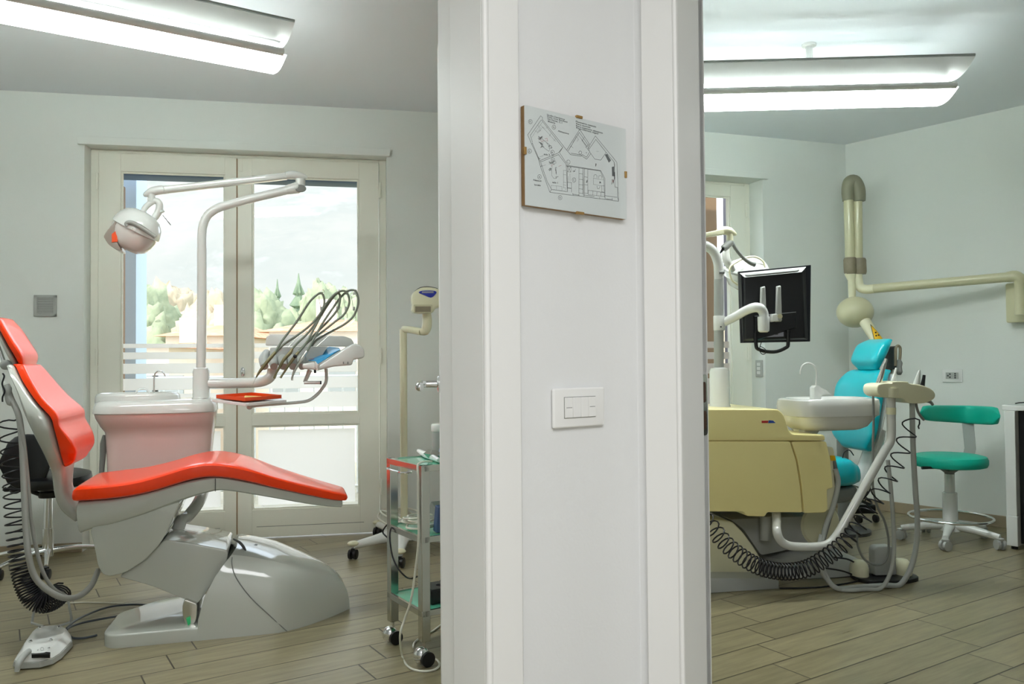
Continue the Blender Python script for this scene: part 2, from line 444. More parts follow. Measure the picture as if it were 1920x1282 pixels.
# corridor walls with the two doorways (thickness .176)
JT = .176; OW = .86; DH = 2.1
ucL = MW.hit(917, 700, 0)[0]                  # edge of left opening
ucR = NW.hit(1268, 700, 0)[0]
b = MB(); b.ub(MW, ucL - .005, cu, 0.002, JT - .012, 0, CE)
b.add([MW.w(cu, 0.002, 0), NW.w(.0, 0.002, 0), NW.w(.0, JT, 0), MW.w(cu, JT - .012, 0), MW.w(cu, 0.002, CE), NW.w(.0, 0.002, CE), NW.w(.0, JT, CE), MW.w(cu, JT - .012, CE)], [(0, 1, 2, 3), (4, 5, 6, 7), (0, 1, 5, 4), (1, 2, 6, 5), (2, 3, 7, 6), (3, 0, 4, 7)])
b.ub(NW, 0, ucR + .005, 0.002, JT, 0, CE)
struct('wall_corridor', b, 'wallc')
b = MB(); b.ub(MW, -3.9, ucL - OW, 0, JT, 0, CE); b.ub(MW, ucL - OW, ucL - .004, 0, JT, DH, CE); struct('wall_corridor_left', b, 'wallc')
b = MB(); b.ub(NW, ucR + OW, 5.2, 0, JT, 0, CE); b.ub(NW, ucR + .004, ucR + OW, 0, JT, DH, CE); struct('wall_corridor_right', b, 'wallc')
struct('wall_front', MB().box((0.1, -3.1, CE / 2), 11.5, .2, CE), 'wallc')
struct('wall_corridor_side_left', MB().box((-1.52, -1.25, CE / 2), .14, 3.55, CE), 'wallc')
struct('wall_corridor_side_right', MB().box((1.95, -1.35, CE / 2), .14, 3.4, CE), 'wallc')
# casings: left doorway
b = MB(); b.slab(MW, rc([(ucL, 0), (ucL + .0835, 0), (ucL + .0835, DH + .08), (ucL, DH + .08)], .001, 1), -.012, .003, .002, 2)
u978 = MW.hit(978, 700, -.012)[0]
cas = sempty('trim_1', MW.w(ucL + .04, 0, 0))
b = MB().ub(MW, ucL - .006, u978, -.012, .004, 0, DH + .07).ub(MW, ucL - OW - .07, ucL - .006, -.012, .004, DH, DH + .07).ub(MW, ucL - OW - .07, ucL - OW, -.012, .004, 0, DH)
struct('door_casing', b, 'lacq', cas, .003)
# reveal board of left doorway: runs from the casing into the room, then a rebate, the leaf stands behind it
b = MB().ub(MW, ucL - .018, ucL - .004, -.006, .112, 0, DH).ub(MW, ucL - .008, ucL - .002, .112, JT + .002, 0, DH)
b.tube([MW.w(ucL - .010, -.008, 0), MW.w(ucL - .010, -.008, DH)], .008, 10)
struct('jamb_board', b, 'lacq', cas, .002)
# right doorway casing and jamb
cas = sempty('trim_2', NW.w(ucR - .04, 0, 0))
u1208 = NW.hit(1208, 700, -.012)[0]
b = MB().ub(NW, u1208, ucR + .006, -.012, .004, 0, DH + .07).ub(NW, ucR + .006, ucR + OW + .07, -.012, .004, DH, DH + .07).ub(NW, ucR + OW, ucR + OW + .07, -.012, .004, 0, DH)
struct('door_casing', b, 'lacq', cas, .003)
b = MB().ub(NW, ucR + .002, ucR + .016, -.008, .125, 0, DH).ub(NW, ucR + .001, ucR + .005, .125, JT + .004, 0, DH)
b.tube([NW.w(ucR + .010, -.009, 0), NW.w(ucR + .010, -.009, DH)], .006, 10)
struct('jamb_board', b, 'lacq', cas, .002)
# far side casing lip seen as the last strip
uE = NW.hit(1328, 700, JT + .016)[0]
b = MB().ub(NW, ucR - .06, uE, JT + .002, JT + .016, 0, DH + .05); struct('back_casing', b, 'lacq', cas, .003)

# door leaf of left room, swung open, almost edge on
hp = MW.w(ucL - .006, JT + .022, 0)
d0 = ray(852, 700); d1 = ray(823.5, 700)
sl = lambda d: d.x / d.y
h0 = V((sl(d0) * hp.y, hp.y, 0)); far = V((sl(d1) * 2.55, 2.55, 0))
dv = (far - h0); dv.z = 0
LD = Fr(h0.x, h0.y, math.degrees(math.atan2(dv.y, dv.x)))     # u along leaf away from camera, v = to the left
ll = dv.length
door = sempty('door_1', LD.w(0, -.02, 0))
struct('leaf', MB().ub(LD, 0, ll, -.042, 0, .008, DH - .01), 'lacq', door, .002)
hpz = at(806, 720, 2.42)
hu = LD.loc(hpz)[0]
b = MB().lathe([(.026, 0), (.026, .008), (.022, .011), (.011, .012), (.010, .05)], LD.w(2.44 - h0.y, 0, hpz.z), LD.v, 20)
b.tube([LD.w(2.44 - h0.y, .045, hpz.z), LD.w(2.44 - h0.y - .02, .062, hpz.z), LD.w(2.44 - h0.y - .13, .066, hpz.z - .004)], [.010, .0105, .010], 12, 4)
b.ell(LD.w(2.44 - h0.y - .13, .066, hpz.z - .004), .0125, .0125, .0125)
struct('door_handle', b, 'chrome', door)
b = MB()
hz1 = at(852, 740, hp.y).z
b.tube([LD.w(-.006, .004, hz1 - .045), LD.w(-.006, .004, hz1 + .045)], .0055, 10); struct('hinge', b, 'steel', door)
b = MB(); hz2 = at(852, 10, hp.y).z; b.tube([LD.w(-.006, .004, hz2 - .045), LD.w(-.006, .004, hz2 + .045)], .0055, 10); struct('hinge', b, 'steel', door)
# strike plate on the right jamb
sz0 = NW.hit(1326, 815, JT)[1]; sz1 = NW.hit(1326, 702, JT)[1]
spf = Fr(*NW.w(ucR + .0155, .085, 0).xy, math.degrees(NW.a) + 90)   # u into the room, v = -(opening dir)
sp = thing('strike_plate', 'rounded steel strike plate let into the white jamb of the right doorway', 'strike plate', NW.w(ucR + .017, .11, sz0))
uu0, uu1 = .026, .044
def rr(u0, u1, z0, z1, r, n=5): return rc([(u0, z0), (u1, z0), (u1, z1), (u0, z1)], r, n)
spf = Fr(*NW.w(ucR + .005, .125, 0).xy, math.degrees(NW.a) + 90)
sz0 = NW.hit(1326, 817, JT - .03)[1]; sz1 = NW.hit(1326, 702, JT - .03)[1]
obj('plate', MB().slab(spf, rr(.004, .050, sz0, sz1, .012), -.0015, -.0002, .0004, 1), 'steel', sp)
zm = (sz0 + sz1) / 2
for a_, b_ in ((zm + .006, sz1 - .018), (sz0 + .014, zm - .014)):
    obj('latch_hole', MB().slab(spf, rr(.012, .040, a_, b_, .008), -.0019, -.0014, .0002, 1), mat('dark_latch_recess', S(70, 44, 30), .6), sp)

# baseboards
struct('baseboard_left', MB().ub(LW, -.45, uL0 - .002, -.012, 0, 0, .055).ub(LW, uL1 + .002, P_end + .1, -.012, 0, 0, .055), 'bb', bev=.003)
struct('baseboard_right', MB().ub(SW, .01, 4.1, -.012, 0, 0, .075), 'bb', bev=.003)
struct('baseboard_back', MB().ub(RW, uR1 + .002, uRc - .012, -.012, 0, 0, .075), 'bb', bev=.003)

# ------------------------------------------------------------------ french doors
def french(name, fr, u0, u1, ztop, fd, lv, cornice, px_glass, mull, bands, zrail, handle=True):
    """frame in opening u0..u1 at depth fd; mull = u of the meeting line"""
    root = sempty(name, fr.w((u0 + u1) / 2, fd, 0))
    fw = .045
    b = MB().ub(fr, u0, u0 + fw, fd, fd + .07, 0, ztop).ub(fr, u1 - fw, u1, fd, fd + .07, 0, ztop).ub(fr, u0 + fw, u1 - fw, fd, fd + .07, ztop - .02, ztop)
    struct('frame', b, 'cream', root, .003)
    st = .115; v0, v1 = fd - .012, fd + .05
    for k, (a, c) in enumerate(((u0 + fw + .003, mull - .001), (mull + .001, u1 - fw - .003))):
        sa, sb = (a + .125, c - .07) if k == 0 else (a + .088, c - .125)
        zt_, zr0, zr1, zb = ztop - .022, zrail[0], zrail[1], zrail[2]
        gt = zrail[3]
        b = MB()
        b.ub(fr, a, sa, v0, v1, .012, zt_).ub(fr, sb, c, v0, v1, .012, zt_)
        b.ub(fr, sa, sb, v0, v1, gt, zt_).ub(fr, sa, sb, v0, v1, zr0, zr1).ub(fr, sa, sb, v0, v1, .012, zb)
        leaf = struct('door_leaf', b, 'cream', root, .002)
        # glazing beads
        bd = MB()
        for (z0, z1) in ((zr1, gt), (zb, zr0)):
            w = .012
            bd.ub(fr, sa, sa + w, v0 + .008, v0 + .02, z0, z1).ub(fr, sb - w, sb, v0 + .008, v0 + .02, z0, z1).ub(fr, sa + w, sb - w, v0 + .008, v0 + .02, z0, z0 + w).ub(fr, sa + w, sb - w, v0 + .008, v0 + .02, z1 - w, z1)
        struct('glazing_bead', bd, 'cream', leaf, .003)
        b = MB().ub(fr, a + .115, c - .1, v0 - .001, v0, zb * .42, zb * .42 + .003)
        struct('groove', b, 'mgrey', leaf)
        for (z0, z1) in ((zr1, gt), (zb, zr0)):
            struct('glass_pane', MB().ub(fr, sa + .002, sb - .002, v0 + .024, v0 + .030, z0, z1), 'glass', leaf)
        g = MB()
        for (z0, z1) in bands: g.ub(fr, sa + .012, sb - .014, v0 + .0215, v0 + .0235, z0, z1)
        g.ub(fr, sa + .035, sb - .03, v0 + .0215, v0 + .0235, zb + .025, zr0 - .03)
        struct('frosted_film', g, 'frost', leaf)
    hs = MB()
    for z in (.3, .5 * 2.28, ztop - .2):
        for uu in (u0 + fw - .004, u1 - fw + .004):
            hs.tube([fr.w(uu, fd - .018, z - .05), fr.w(uu, fd - .018, z + .05)], .0085, 8)
    struct('hinge', hs, 'cream', root)
    b = MB().tube([fr.w(mull, v0 - .002, .03), fr.w(mull, v0 - .002, ztop - .03)], .0035, 6); struct('meeting_seam', b, 'frame', root)
    b = MB().ub(fr, mull + .012, mull + .034, v0 - .006, v0, ztop - .11, ztop - .03); struct('bolt_cover', b, 'cream', root, .002)
    if cornice:
        c0, c1, z0, z1 = cornice
        struct('cornice_board', MB().ub(fr, c0, c1, -.03, .0, z0, z1), 'wall', root, .002)
    return root, v0

c0 = LW.hit(144, 262, -.03)[0]; c1 = LW.hit(731, 285, -.03)[0]
cz0 = LW.hit(144, 269, -.03)[1]; cz1 = LW.hit(144, 254, -.03)[1]
mull = LW.hit(445, 640, FD)[0]
zf = lambda x, y: LW.hit(x, y, FD)[1]
bands = [(zf(330, b_), zf(330, a_)) for a_, b_ in ((644, 652), (659, 674), (680, 701), (708, 760))]
bands = [(zf(330, 652), zf(330, 644)), (zf(330, 673), zf(330, 660)), (zf(330, 700), zf(330, 681)), (zf(330, 731), zf(330, 709)), (zf(330, 768), zf(330, 738))]
rootL, v0L = french('door_2', LW, uL0, uL1, ztopL, FD, None, (c0, c1, cz0, cz1), None, mull, bands,
       (zf(560, 796), zf(560, 775), zf(560, 952), zf(560, 333)))
# handle on left french door
hc = LW.hw(455, 697, v0L - .004)
b = MB().lathe([(.014, 0), (.014, .006), (.010, .008)], hc, -LW.v, 16, 1, 2.0, xd=LW.u); b.ell(hc - LW.v * .018, .011, .014, .016, LW)
struct('handle', b, 'chrome', rootL)
zr = lambda x, y: RW.hit(x, y, .16)[1]
c1 = RW.hit(1441, 330, -.03)[0]; zc0 = RW.hit(1441, 335.6, -.03)[1]; zc1 = RW.hit(1441, 324, -.03)[1]
bandsR = [(zr(1345, b_), zr(1345, a_)) for a_, b_ in ((640, 652), (660, 673), (681, 700), (709, 770))]
rootR, _ = french('door_3', RW, uR1 - 1.72, uR1, ztR, .16, None, (uR1 - 1.8, c1, zc0, zc1), None, uR1 - .86, bandsR, (.62, .72, .16, zr(1345, 368)))

# ------------------------------------------------------------------ things fixed to the walls
vent = thing('ventilation_grille', 'small square white louvred ventilation grille on the left room wall', 'vent', LW.w(*[LW.hit(84, 573, 0)[0], 0, LW.hit(84, 593, 0)[1]]))
a = LW.hit(63, 593, -.01); c = LW.hit(106, 553, -.01)
b = MB(); w = .018
b.ub(LW, a[0], c[0], -.012, -.001, a[1], a[1] + w).ub(LW, a[0], c[0], -.012, -.001, c[1] - w, c[1]).ub(LW, a[0], a[0] + w, -.012, -.001, a[1], c[1]).ub(LW, c[0] - w, c[0], -.012, -.001, a[1], c[1])
obj('frame', b, 'lgrey', vent, .002)
b = MB()
for i in range(9):
    z = a[1] + w + (c[1] - a[1] - 2 * w) * (i + .5) / 9
    b.box(LW.w((a[0] + c[0]) / 2, -.006, z), c[0] - a[0] - 2 * w, .006, .007, LW)
obj('louvre', b, 'lgrey', vent)
obj('backing', MB().ub(LW, a[0] + w, c[0] - w, -.002, -.0005, a[1] + w, c[1] - w), 'mgrey', vent)

# light switch beside the plan
sw = thing('light_switch', 'white four-gang light switch plate on the corridor wall below the plan', 'light switch', MW.hw(1085, 800, 0))
a = MW.hit(1038, 804, -.008); b2 = MW.hit(1134, 797, -.008); t1 = MW.hit(1038, 728, -.008)
u0, u1, z0, z1 = a[0], b2[0], (a[1] + b2[1]) / 2, (t1[1] + MW.hit(1134, 725, -.008)[1]) / 2
obj('plate', MB().slab(MW, rr(u0, u1, z0, z1, .006), -.009, -.0002, .004, 3), 'lacq', sw)
k0 = MW.hit(1059, 784, -.01)[0]; k1 = MW.hit(1117, 784, -.01)[0]; kz0 = MW.hit(1059, 784, -.01)[1]; kz1 = MW.hit(1059, 745, -.01)[1]
obj('recess', MB().ub(MW, k0 - .001, k1 + .0003, -.0095, -.008, kz0 - .0007, kz1 + .0007), 'mgrey', sw)
for i in range(4):
    uu = k0 + (k1 - k0) * i / 4; un = k0 + (k1 - k0) * (i + 1) / 4
    key = obj('rocker', MB().ub(MW, uu + .0003, un - .0003, -.0125, -.008, kz0 + .0005, kz1 - .0005), 'lacq', sw, .0008)
    if i in (0, 3):
        d = MB()
        for j in range(6):
            d.box(MW.w(uu + (un - uu) * (.18 + .12 * j), -.0128, (kz0 + kz1) / 2), .0012, .0006, .0012, MW)
        obj('indicator', d, 'ink', key)

# sockets in right room
def wall_unit(name, label, cat, fr, p0, p1, vv, holes):
    a = fr.hit(*p0, vv); c = fr.hit(*p1, vv); u0, u1 = sorted((a[0], c[0])); z0, z1 = sorted((a[1], c[1]))
    r = thing(name, label, cat, fr.w((u0 + u1) / 2, vv, z0))
    obj('plate', MB().slab(fr, rr(u0, u1, z0, z1, .006), vv - .010, vv - .0003, .003, 2), 'white', r)
    obj('insert', MB().ub(fr, u0 + (u1 - u0) * .18, u1 - (u1 - u0) * .18, vv - .012, vv - .009, z0 + .022, z1 - .022), 'lgrey', r, .001)
    if holes:
        for uu, zz in holes:
            h = MB(); h.lathe([(.006, 0), (.006, .001)], fr.w(u0 + (u1 - u0) * uu, vv - .0125, z0 + (z1 - z0) * zz), -fr.v, 10)
            obj('socket_hole', h, 'dgrey', r)
wall_unit('wall_socket', 'white wall socket behind the teal stool on the right room wall', 'socket', SW, (1768, 716), (1805, 692), 0, [(.3, .5), (.4, .62), (.4, .38), (.66, .65), (.66, .5), (.66, .35)])
RV2 = Fr(*RW.w(uR1, 0, 0).xy, math.degrees(RW.a) + 90)    # reveal of right french door: u = into wall; v = -(RW.u)
sz_a = at(1426, 707, 5.75).z; sz_b = at(1426, 675, 5.75).z
r_ = thing('roller_blind_switch', 'small white switch on the reveal of the right french door', 'switch', RV2.w(.06, 0.0, sz_a))
obj('plate', MB().slab(RV2, rr(.025, .105, sz_a, sz_b, .006), .0003, .010, .003, 2), 'lgrey', r_)
for i in range(3):
    zz = sz_a + (sz_b - sz_a) * (.25 + .25 * i)
    obj('button', MB().ub(RV2, .045, .085, .010, .0125, zz - .012, zz + .012), 'white', r_, .001)

# ------------------------------------------------------------------ ceiling lamps
def ceiling_lamp(label, tip, bar, wb, far, ang, length, sgn, stems):
    """cross-section given at the visible end, runs from there along -u for length"""
    zs = dict(tip=2.54, bar=2.385, wb=2.435, far=2.36)
    P = {k: hz(*q, zs[k]) for k, q in (('tip', tip), ('bar', bar), ('wb', wb), ('far', far))}
    fr = Fr(P['far'].x, P['far'].y, ang)
    L = {k: fr.loc(p) for k, p in P.items()}
    e = 0.0
    root = thing('ceiling_lamp', label, 'ceiling lamp', fr.w(-length / 2, -.15, 2.34))
    vt, vb, vw = L['tip'][1], L['bar'][1], L['wb'][1]
    # wing: curved sheet from (vw,2.455) to (vt,2.5)
    def sheet(pr, th, u0, u1, name, m, uoff=None, bev=0):
        k = len(pr); A = [V(p) for p in pr]; ring = []
        N = []
        for i in range(k):
            t = A[min(i + 1, k - 1)] - A[max(i - 1, 0)]; t.normalize(); N.append(V((-t.y, t.x)) * th)
        poly = A + [A[i] + N[i] for i in range(k - 1, -1, -1)]
        b = MB()
        def U(p, base, end): return base + (uoff(p.x) if (uoff and end) else 0)
        b.loft([[fr.w(u0, p.x, p.y) for p in poly], [fr.w(U(p, u1, True), p.x, p.y) for p in poly]])
        return obj(name, b, m, root, bev)
    wing = []
    for i in range(9):
        t = i / 8; wing.append((vw + (vt - vw) * t, 2.435 + (2.54 - 2.435) * (t ** 2.0)))
    ut, uw, ub_ = L['tip'][0], L['wb'][0], L['bar'][0]
    sheet(wing, .0025, -length, uw, 'reflector_wing', 'lacq', lambda v: (v - vw) / (vt - vw) * (ut - uw))
    obj('wing_edge', MB().tube([fr.w(-length, vt, 2.541), fr.w(ut, vt, 2.541)], .007, 8), 'mgrey', root)
    # trough: curved glowing diffuser between far edge and near bar
    tr_ = []
    for i in range(11):
        t = i / 10; a = PI * t
        v = L['far'][1] + (vb - L['far'][1]) * t; z = 2.362 + .022 * t - .020 * math.sin(a)
        tr_.append((v, z))
    sheet(tr_, .002, -length, -.002, 'diffuser', 'diff', lambda v: max(0, (ub_) * (v / vb)))
    obj('trough_edge', MB().tube([fr.w(-length, vb, 2.392), fr.w(ub_, vb, 2.392)], .016, 12), 'lacq', root)
    obj('trough_edge', MB().tube([fr.w(-length, 0, 2.363), fr.w(0, 0, 2.363)], .003, 8), 'lgrey', root)
    vm = vb * .5
    for dv_ in (-.03, .03):
        t_ = obj('fluorescent_tube', MB().tube([fr.w(-length + .03, vm + dv_, 2.398), fr.w(-.05, vm + dv_, 2.398)], .012, 12), 'tube', root)
    # end cap bracket
    poly = [(0, 2.36), (vb * .5, 2.349), (vb, 2.387), (vw, 2.43), (vb * .5, 2.43), (.0, 2.372)]
    for uu in (-length - .004, -.012):
        obj('end_cap', MB().loft([[fr.w(uu + (0 if uu < -1 else ub_ * .5), v, z) for v, z in poly], [fr.w(uu + .005 + (0 if uu < -1 else ub_ * .5), v, z) for v, z in poly]]), 'lgrey', root)
    obj('spine', MB().ub(fr, -length, -.06, vm - .012, vm + .012, 2.436, 2.475), 'lacq', root, .004)
    obj('added_glow_softener', MB().loft([[fr.w(uu, v, z) for v, z in ((vm - .12, 2.432), (vm, 2.440), (-.002, 2.41))] for uu in (-length, -.06)], cap=False) if False else MB().add([fr.w(-length, vm - .11, 2.430), fr.w(-.03, vm - .11, 2.430), fr.w(-.03, vm, 2.438), fr.w(-length, vm, 2.438), fr.w(-.03, .0, 2.42), fr.w(-length, .0, 2.42)], [(0, 1, 2, 3), (3, 2, 4, 5)]), 'opal', root).modifiers.new('solid', 'SOLIDIFY').thickness = .002  # added unseen sheet over the tubes, softens and dims the ceiling glow
    for su in stems:
        obj('stem', MB().tube([fr.w(su, 0.02, 2.45), fr.w(su, 0.02, CE)], .017, 14).lathe([(.035, -.012), (.035, 0)], fr.w(su, 0.02, CE)), 'white', root)
        obj('stem_bracket', MB().ub(fr, su - .02, su + .02, vm, .04, 2.452, 2.466), 'white', root)
    return fr, vm
LF, lvm = ceiling_lamp('long white ceiling lamp with lit tubes over the orange dental chair', (552, 40), (531, 101), (525, 90), (513, 139), 33, 1.62, 1, (-.5, -1.2))
RF, rvm = ceiling_lamp('long white ceiling lamp with lit tubes over the turquoise dental chair', (1828, 103), (1793, 162), (1781, 152), (1757, 199), -3.0, 1.62, 1, (-.62, -1.3))
# ================================================================== LEFT ROOM
o_ = hz(380, 1200, 0)
LC = Fr(o_.x, o_.y, 16)
VC = .26
def PP(cf, *pts): return [cf(*p) for p in pts]
def hits(fr, v, pxs): return [fr.hit(x, y, v) for x, y in pxs]

# ---- orange patient chair
ch = thing('dental_chair', 'reclined patient chair with orange upholstery and glossy white base', 'dental chair', LC.w(.2, VC, 0))
bp0 = LC.loc(hz(188, 1218, 0)); 
b = MB(); pl = [LC.w(-.33, 0.0, 0), LC.w(.12, .0, 0), LC.w(.12, .5, 0), LC.w(-.19, .5, 0), LC.w(-.36, .30, 0), LC.w(-.37, .05, 0)]
b.hslab(rc([(p.x, p.y) for p in pl], .04), 0.0, .052, .008); obj('base_plate', b, 'based', ch)
# base cover: slanted fan of sections
top = [(C5(0, 545)), (363, 995), (400, 1003), (438, 1011), (475, 1016), (516, 1025), (575, 1046), (614, 1061), (637, 1078), (649, 1113)]
cen = [LC.hit(x, y, VC) for x, y in top]
def topz(u):
    for i in range(len(cen) - 1):
        if cen[i][0] <= u <= cen[i + 1][0]:
            t = (u - cen[i][0]) / (cen[i + 1][0] - cen[i][0]); return cen[i][1] * (1 - t) + cen[i + 1][1] * t
    return cen[0][1] if u < cen[0][0] else cen[-1][1]
uA0 = LC.hit(369, 1201, 0)[0]; uA1, zA1 = LC.hit(444, 1038, .03)
tipu = LC.loc(hz(656, 1142, 0))[0]
secs = []
N = 14
for i in range(N + 1):
    t = i / N
    ub_ = uA0 + (tipu - uA0) * t; ut_ = uA1 - .005 + (tipu - .055 - uA1) * t ** 1.15
    secs.append((ub_, ut_))
def hwid(u):
    if u < .28: return .262
    t = (u - .28) / (tipu - .28); return .262 * (1 - min(1, t) ** 1.5 * .93)
rings = []
for ub_, ut_ in secs:
    zt_ = topz(ut_); 
    prof = [(-1, 0), (-.99, .25), (-.965, .5), (-.92, .72), (-.86, .86), (-.76, .95), (-.5, 1.0), (0, 1.03), (.5, 1.0), (.76, .95), (.86, .86), (.92, .72), (.965, .5), (.99, .25), (1, 0)]
    ring = []
    for a, c in prof:
        u = ub_ + (ut_ - ub_) * (min(1, c) ** 2.4); hw = hwid(u) if c > 0 else hwid(ub_)
        ring.append(LC.w(u, VC + a * hwid(ub_ * (1 - c * .5) + u * c * .5), c * zt_))
    rings.append(ring)
base = obj('base_cover', MB().loft(rings), 'based', ch, smooth=30)
# seams of the base cover, following the shell
def surf(t, a, c, out=0.0):
    ub_ = uA0 + (tipu - uA0) * t; ut_ = uA1 - .005 + (tipu - .055 - uA1) * t ** 1.15; zt_ = topz(ut_)
    u = ub_ + (ut_ - ub_) * (min(1, c) ** 2.4)
    return LC.w(u, VC + a * hwid(ub_ * (1 - c * .5) + u * c * .5) - out, c * zt_)
PR_ = [(-1, 0), (-.99, .25), (-.965, .5), (-.92, .72), (-.86, .86), (-.80, .93)]
def seam(tb, tt, r=.0022):
    return MB().tube([surf(tb + (tt - tb) * (c / .93) ** 1.2, a_, c, .0012) for a_, c in PR_], r, 6, 3)
obj('seam', seam(.56, .03), 'mgrey', base)
# top groove and button
g = [LC.hw(*C5(248, 588), .14), LC.hw(*C5(280, 605), .13), LC.hw(*C5(300, 630), .12), LC.hw(*C5(312, 655), .10)]
obj('groove', MB().tube(g, [.003, .006, .006, .003], 8, 3), 'dgrey', base)
p = LC.hw(*C5(346, 617), .2); obj('cap', MB().lathe([(.016, -.006), (.016, .002), (.013, .003)], p), 'mgrey', base)
# link arm
poly = hits(LC, .08, PP(C2, (1035, 372), (1230, 400), (1440, 440), (1420, 540), (1340, 640), (1245, 782), (960, 665), (745, 605), (900, 510)))
obj('lift_arm', MB().slab(LC, rc(poly, .02), .075, .445, .02), 'based', ch)
poly = hits(LC, .03, PP(C2, (565, 300), (600, 450), (615, 540), (645, 592), (690, 606), (790, 582), (910, 505), (1005, 405), (1065, 300), (1140, 130), (900, 200)))
obj('seat_carrier', MB().slab(LC, rc(poly, .02), .03, .49, .02), 'shell', ch)
# switch housing at the root of the cover
poly = hits(LC, .06, PP(C2, (1150, 780), (1165, 745), (1245, 775), (1240, 870), (1200, 945), (1165, 905), (1150, 840)))
k_ = obj('hinge_housing', MB().slab(LC, rc(poly, .01), .05, .3, .01), 'steel', ch)
poly = hits(LC, .045, PP(C2, (1172, 868), (1198, 860), (1200, 900), (1184, 915)))
obj('power_switch', MB().slab(LC, poly, .04, .06, .002), 'led', k_)
# seat
S_ = [(C1(430, 1168), C1(442, 1085), .235), (C1(600, 1156), C1(590, 1075), .262), (C1(760, 1135), C1(740, 1056), .266), (C1(900, 1102), C1(890, 1020), .266),
      (C1(1100, 1042), C1(1090, 962), .262), (C1(1230, 1028), C1(1230, 948), .255), (C5(300, 316), C5(300, 253), .235), (C5(450, 350), C5(450, 298), .20),
      (C5(600, 381), C5(600, 338), .165), (C5(720, 405), C5(722, 366), .135), (C5(775, 408), C5(778, 378), .12)]
b = MB(); cushion(b, LC, VC, [(B, (F_[0], F_[1] - 3), hw) for B, F_, hw in S_], e=.3, cap=.02); obj('seat_cushion', b, 'orange', ch)
SH = [(C2(500, 345), C1(440, 1172), .225), (C2(600, 310), C1(550, 1162), .24), (C2(700, 290), C1(650, 1152), .243), (C2(900, 228), C1(850, 1114), .243), (C2(1130, 142), C1(1040, 1060), .24), (C2(1300, 88), C1(1200, 1030), .235),
      (C5(210, 362), C5(210, 300), .225), (C5(400, 390), C5(400, 338), .19), (C5(600, 424), C5(600, 380), .145), (C5(700, 436), C5(700, 400), .125), (C5(765, 439), C5(768, 410), .11)]
b = MB(); cushion(b, LC, VC, [(B, (F_[0], F_[1] - 4), hw) for B, F_, hw in SH], e=.26, cap=.006); sh = obj('seat_shell', b, 'shell', ch)
b = MB(); q0 = LC.hit(*C5(163, 298), VC - .238); q1 = LC.hit(*C5(163, 360), VC - .238); b.tube([LC.w(q0[0], VC - .238, q0[1]), LC.w(q1[0], VC - .238, q1[1])], .0016, 6); obj('seam', b, 'dgrey', sh)
# backrest
B_ = [(C1(357, 955), C1(432, 918), .125), (C1(337, 900), C1(441, 868), .175), (C1(320, 830), C1(403, 800), .21), (C1(302, 745), C1(343, 725), .225),
      (C1(280, 680), C1(330, 660), .225), (C1(200, 590), C1(240, 565), .205), (C1(125, 480), C1(172, 455), .17), (C1(88, 400), C1(138, 385), .135), (C1(78, 384), C1(128, 376), .12)]
b = MB(); cushion(b, LC, VC, B_, e=.3, cap=.015, dish=.3); obj('backrest_cushion', b, 'orange', ch)
Bs = [(C1(420, 1278), C1(440, 1215), .07), (C1(345, 1215), C1(390, 1150), .075), (C1(305, 1130), C1(366, 1085), .085), (C1(285, 1000), C1(365, 975), .10), (C1(238, 895), C1(342, 905), .175), (C1(167, 765), C1(318, 812), .215),
      (C1(110, 640), C1(284, 690), .222), (C1(75, 520), C1(203, 592), .2), (C1(42, 430), C1(110, 455), .165), (C1(32, 398), C1(78, 385), .13)]
b = MB(); cushion(b, LC, VC, Bs, e=.4, cap=.012); obj('backrest_shell', b, 'shell', ch)
# headrest
Hh = [(C1(97, 366), C1(134, 373), .10), (C1(78, 335), C1(122, 315), .125), (C1(42, 275), C1(72, 240), .13), (C1(5, 205), C1(24, 162), .125), (C1(-25, 150), C1(-8, 110), .105)]
b = MB(); cushion(b, LC, VC, Hh, e=.42, cap=.015); obj('headrest_cushion', b, 'orange', ch)
Hs = [(C1(64, 371), C1(95, 368), .085), (C1(40, 335), C1(76, 337), .11), (C1(12, 280), C1(40, 278), .115), (C1(-18, 215), C1(4, 208), .11), (C1(-50, 160), C1(-28, 152), .095)]
b = MB(); cushion(b, LC, VC, Hs, e=.42, cap=.01); obj('headrest_shell', b, 'shell', ch)
b = MB()
for vo in (-.045, .045):
    b.tube([LC.hw(*C1(-60, 200), VC + vo), LC.hw(*C1(-10, 275), VC + vo), LC.hw(*C1(22, 360), VC + vo), LC.hw(*C1(52, 410), VC + vo)], .008, 10, 3)
obj('headrest_bracket', b, 'chrome', ch)
p = LC.hw(*C1(28, 378), VC - .08); obj('headrest_knob', MB().lathe([(.012, 0), (.02, .006), (.02, .022), (.012, .028)], p, LC.v, 18), 'lgrey', ch)
# second support of backrest: white cradle bar seen through the gap
b = MB(); b.tube([LC.hw(*C1(372, 1010), VC + .05), LC.hw(*C1(395, 1090), VC + .05), LC.hw(*C1(440, 1160), VC + .05)], .02, 12, 3); obj('backrest_support', b, 'white', ch)

